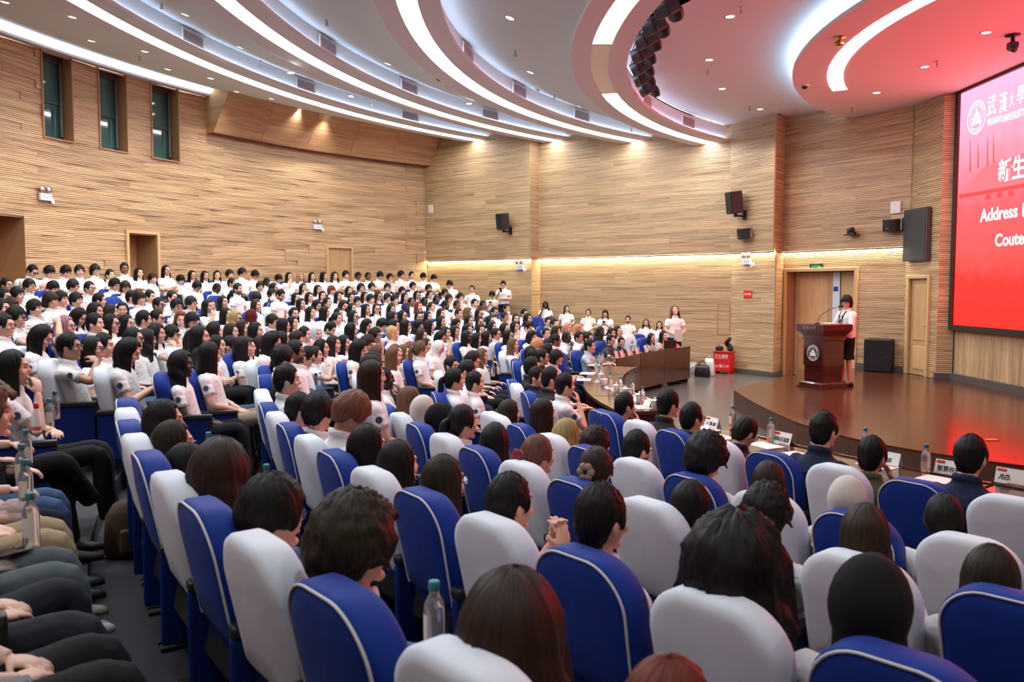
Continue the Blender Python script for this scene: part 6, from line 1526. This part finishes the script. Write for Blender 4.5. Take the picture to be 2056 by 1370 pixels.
# name cards
def name_card(px, py, txt, label, pink=False, onfar=False, w=.22):
    if onfar:
        p, q = np.array(FT[0]), np.array(FT[3]); d = (q-p)/np.hypot(*(q-p)); n_ = np.array([-d[1], d[0]]); l = on_line(px, py, p+n_*.12, q+n_*.12); z = .80; rz = math.atan2(d[1], d[0])+math.pi; zz = .858
    else: l = at_z(px, py, TZ+.05); rz = ang(l[:2])+math.pi/2+(0); zz = TZ
    o = tag(empty('name_card', (l[0], l[1], zz), rz), label, 'name card', 'name cards on the tables')
    # local -Y faces the seats
    h = .11; t = .035
    for s in (-1, 1):
        b = MB(); b.add([(-w/2, s*t, 0), (w/2, s*t, 0), (w/2, 0, h), (-w/2, 0, h)], [(0, 1, 2, 3)]); b.add([(-w/2, s*t*.96, 0), (w/2, s*t*.96, 0), (w/2, -.001*s, h), (-w/2, -.001*s, h)], [(3, 2, 1, 0)]); b.build('panel', M['pinkp'] if pink else M['paper'], o)
    tilt = math.atan2(t, h); U = Vector((0, math.sin(tilt), math.cos(tilt))); O = Vector((0, -math.cos(tilt), math.sin(tilt)))
    def flat(x0, x1, v0, v1, m, name):
        b = MB(); b.add([tuple(Vector((x, -t, 0))+U*v+O*.0012) for x, v in ((x0, v0), (x1, v0), (x1, v1), (x0, v1))], [(0, 1, 2, 3)]); b.build(name, m, o)
    flat(-w*.46, -w*.16, .085, .105, M['red'], 'red_tab'); flat(-w*.1, w*.46, .004, .010, M['red'], 'red_line')
    if txt:
        B = Matrix(((1, 0, 0), (0, U.y, O.y), (0, U.z, O.z))); put_text(txt, M['blacktxt'], o, B, Vector((-w*.40, -t, 0))+U*.028+O*.0014, w*.8*min(1, len(txt)/4+.25), .042)
for px, py, tx, w in ((1431, 850, '人事部', 'beside the dignitary nearest the aisle'), (1573, 881, '国际交流部', 'between two dignitaries with a bottle beside it'), (1783, 922, '学部', 'half hidden behind a hand at the table'), (1908, 941, '智慧校园', 'beside the lone bottle before the stage'), (2033, 958, '总', 'at the picture edge under a hand')):
    name_card(px, py, tx, 'white name card %s reading %s' % (w, tx))
name_card(1277, 799, '', 'blank-sided name card on the middle table between cup and bottle'); name_card(1302, 809, '', 'name card leaning by the last lidded cup on the middle table')
for i, (px, py) in enumerate([(1236, 716), (1246.5, 712), (1261, 710), (1277, 706), (1296, 703)]): name_card(px, py, '', 'pinkish name card on the high-fronted tables, %s from the bend' % ORD[i], True, True, .15)
# papers
def sheet_at(px, py, w, d, label, m='paper', z=TZ, rot=0, n=1):
    l = at_z(px, py, z); o = tag(empty('paper_sheet', (l[0], l[1], z), ang(l[:2])+math.pi/2+rot), label, 'paper', 'papers on the tables'); b = MB(); b.box((0, 0, .002*n), (w, d, .004*n)); b.build('sheet', M[m], o)
for i, (px, py) in enumerate([(1230, 779), (1243, 785), (1258, 795), (1278, 806), (1290, 818)]): sheet_at(px, py, .30, .21, 'white sheet on the middle table before a cup, %s from the far end' % ORD[i])
for i, (px, py) in enumerate([(1413, 862), (1443, 878), (1535, 895), (1605, 915), (1765, 935), (1890, 965)]): sheet_at(px, py, .30, .21, 'white sheet on the near table, %s from the aisle' % ORD[i])
sheet_at(1180, 751, .32, .24, 'stack of white papers before the person in pink', n=3); sheet_at(1172, 763, .34, .22, 'pink sheet with a pen on the curved table', 'pinkp'); sheet_at(1192, 734, .26, .2, 'dark tablet lying on the curved table', 'paper', n=2)
# laptop on the far table, red cup lid beside it
p, q = np.array(FT[2]), np.array(FT[3]); d = (q-p)/np.hypot(*(q-p)); c = p+d*.72+np.array([-d[1], d[0]])*.28
o = tag(empty('laptop', (c[0], c[1], .782), math.atan2(d[1], d[0])+R_(150)), 'open black laptop on the table below the standing woman', 'laptop')
MB().bbox((0, 0, .01), (.34, .24, .018), .004).build('keyboard_base', M['black'], o); b = MB(); b.bbox((0, .125, .13), (.34, .012, .23), .004, None); b.build('lid', M['black'], o).rotation_euler = (0, 0, 0)
MB().box((0, .118, .13), (.31, .002, .20)).build('display', emis('laptop_display', (.3, .36, .5), .6), o)
c = p+d*1.12+np.array([-d[1], d[0]])*.25; o = tag(empty('tissue_box', (c[0], c[1], .782), math.atan2(d[1], d[0])), 'white box with a red top beside the laptop', 'box'); MB().bbox((0, 0, .04), (.18, .10, .08), .008).build('box', M['white'], o); MB().ball((.05, 0, .095), (.05, .045, .035)).build('red_top', M['red'], o, True)
# sheet in the standing woman's hands; lanyard scarf of the speaker
Mw = Matrix.Translation((WOM['x'], WOM['y'], WOM['z'])) @ Matrix.Rotation(WOM['rz'], 4, 'Z')
w = Mw @ Vector((0, .30, 1.03)); o = tag(empty('paper_sheet', w, WOM['rz']), 'white sheet held upright by the standing woman', 'paper'); o.rotation_euler = (R_(-12), 0, WOM['rz']); MB().box((0, 0, 0), (.22, .002, .31)).build('sheet', M['paper'], o)
sc = MB(); Js = STAND
for s in (-1, 1): sc.tube([(s*.068, .0, 1.415), (s*.066, .075, 1.36), (s*.045, .128, 1.28), (s*.02, .140, 1.18), (s*.016, .142, 1.08)], [(.020, .008)]*5, 8)
m_, nt, pb = newmat('print_scarf'); tc = nt.nodes.new('ShaderNodeTexCoord'); vo = nt.nodes.new('ShaderNodeTexVoronoi'); vo.inputs['Scale'].default_value = 40; cr = nt.nodes.new('ShaderNodeValToRGB'); cr.color_ramp.elements[0].color = (.7, .7, .68, 1); cr.color_ramp.elements[1].color = (.008, .008, .01, 1); cr.color_ramp.elements[0].position = .25; cr.color_ramp.elements[1].position = .35
nt.links.new(tc.outputs['Object'], vo.inputs['Vector']); nt.links.new(vo.outputs['Distance'], cr.inputs[0]); nt.links.new(cr.outputs[0], pb.inputs['Base Color']); sc.build('scarf', m_, SPK['o'], True)
# pink fan held among the middle rows
q = None
for d in SPECS:
    if d['code'] == 'pK6':
        M4 = Matrix.Translation((d['x'], d['y'], d['z'])) @ Matrix.Rotation(d['rz'], 4, 'Z'); q = M4 @ Vector((.02, .56, 1.04)); o = tag(empty('folding_fan', q, d['rz']), 'pink folded fan held out by a person in the middle rows', 'fan'); MB().bbox((0, .08, 0), (.02, .24, .07), .006).build('leaf', mat('pink_fan', (.8, .42, .55), .6), o); MB().bbox((0, -.06, 0), (.022, .08, .03), .005).build('handle', M['pinkp'], o); break
# phone on the grey trousers by the aisle
for d in SPECS:
    if d['code'] == 'nK4' and d['near'] and d['row'] == 5:
        M4 = Matrix.Translation((d['x'], d['y'], d['z'])) @ Matrix.Rotation(d['rz'], 4, 'Z'); q = M4 @ Vector((-.09, .50, .615)); o = tag(empty('phone', q, d['rz']+.4), 'black phone lying on grey trousers by the aisle', 'phone', 'phones'); MB().bbox((0, 0, 0), (.08, .16, .009), .004).build('body', M['phone'], o); MB().bbox((-.018, .05, .006), (.032, .036, .005), .002).build('camera_bump', M['black'], o)
    if d['code'] == 'qB' and d['near'] and d['row'] == 5:
        M4 = Matrix.Translation((d['x'], d['y'], d['z'])) @ Matrix.Rotation(d['rz'], 4, 'Z'); q = M4 @ Vector((.02, .52, .585)); b = MB()
        for i in range(7): b.ball((.05*math.cos(i*2.1), .05*math.sin(i*1.7), .012*i), (.09-.006*i, .08-.004*i, .045), 10, 7)
        o = b.build('pink_cloth', mat('pale_pink_cloth', (.55, .42, .40), .9, bump=.8, bscale=25), None, True); o.location = q; tag(o, 'pale pink cloth bundled in the lap of the boy by the aisle', 'cloth')
# clutter by the aisle: a brown rucksack, a drink carton
l = at_z(262, 1070, ROWZ[4]+.15); b = MB(); R = []
for t, f in ((0, .85), (.08, 1), (.45, 1.02), (.75, .9), (.95, .6), (1, .3)): R.append([(.17*f*math.cos(a)*(1+.05*math.sin(3*a+t*5)), .11*f*math.sin(a), .38*t) for a in (2*math.pi*k/22 for k in range(22))])
o = tag(empty('rucksack', (l[0], l[1], ROWZ[4]), .7), 'soft brown rucksack on the floor by the aisle seats', 'bag'); b.rings(R); b.build('body', mat('brown_canvas', (.10, .055, .035), .8, bump=.8, bscale=18), o, True)
b = MB(); b.bbox((0, -.12, .13), (.2, .06, .16), .02); b.build('pocket', bpy.data.materials['brown_canvas'], o)
for s in (-1, 1): b = MB(); b.tube([(s*.06, .08, .36), (s*.08, .15, .28), (s*.08, .14, .12), (s*.07, .10, .05)], .012, 6); b.build('strap', M['black'], o)
l = at_z(73, 838, ROWZ[6]+.76); o = tag(empty('drink_carton', (l[0], l[1], ROWZ[6]+.67)), 'speckled white drink bottle with red cap among the seats by the aisle', 'bottle'); o.scale = (.62, .62, .75); MB().lathe([(.036, 0), (.038, .01), (.038, .15), (.022, .18), (.02, .19)], 16).build('body', M['paper'], o, True); MB().lathe([(.024, .19), (.024, .225), (.02, .23)], 14).build('cap', M['red'], o, True); MB().lathe([(.0385, .02), (.0385, .05)], 16, caps=False).build('band', mat('tartan_red', (.5, .1, .08), .6), o, True)
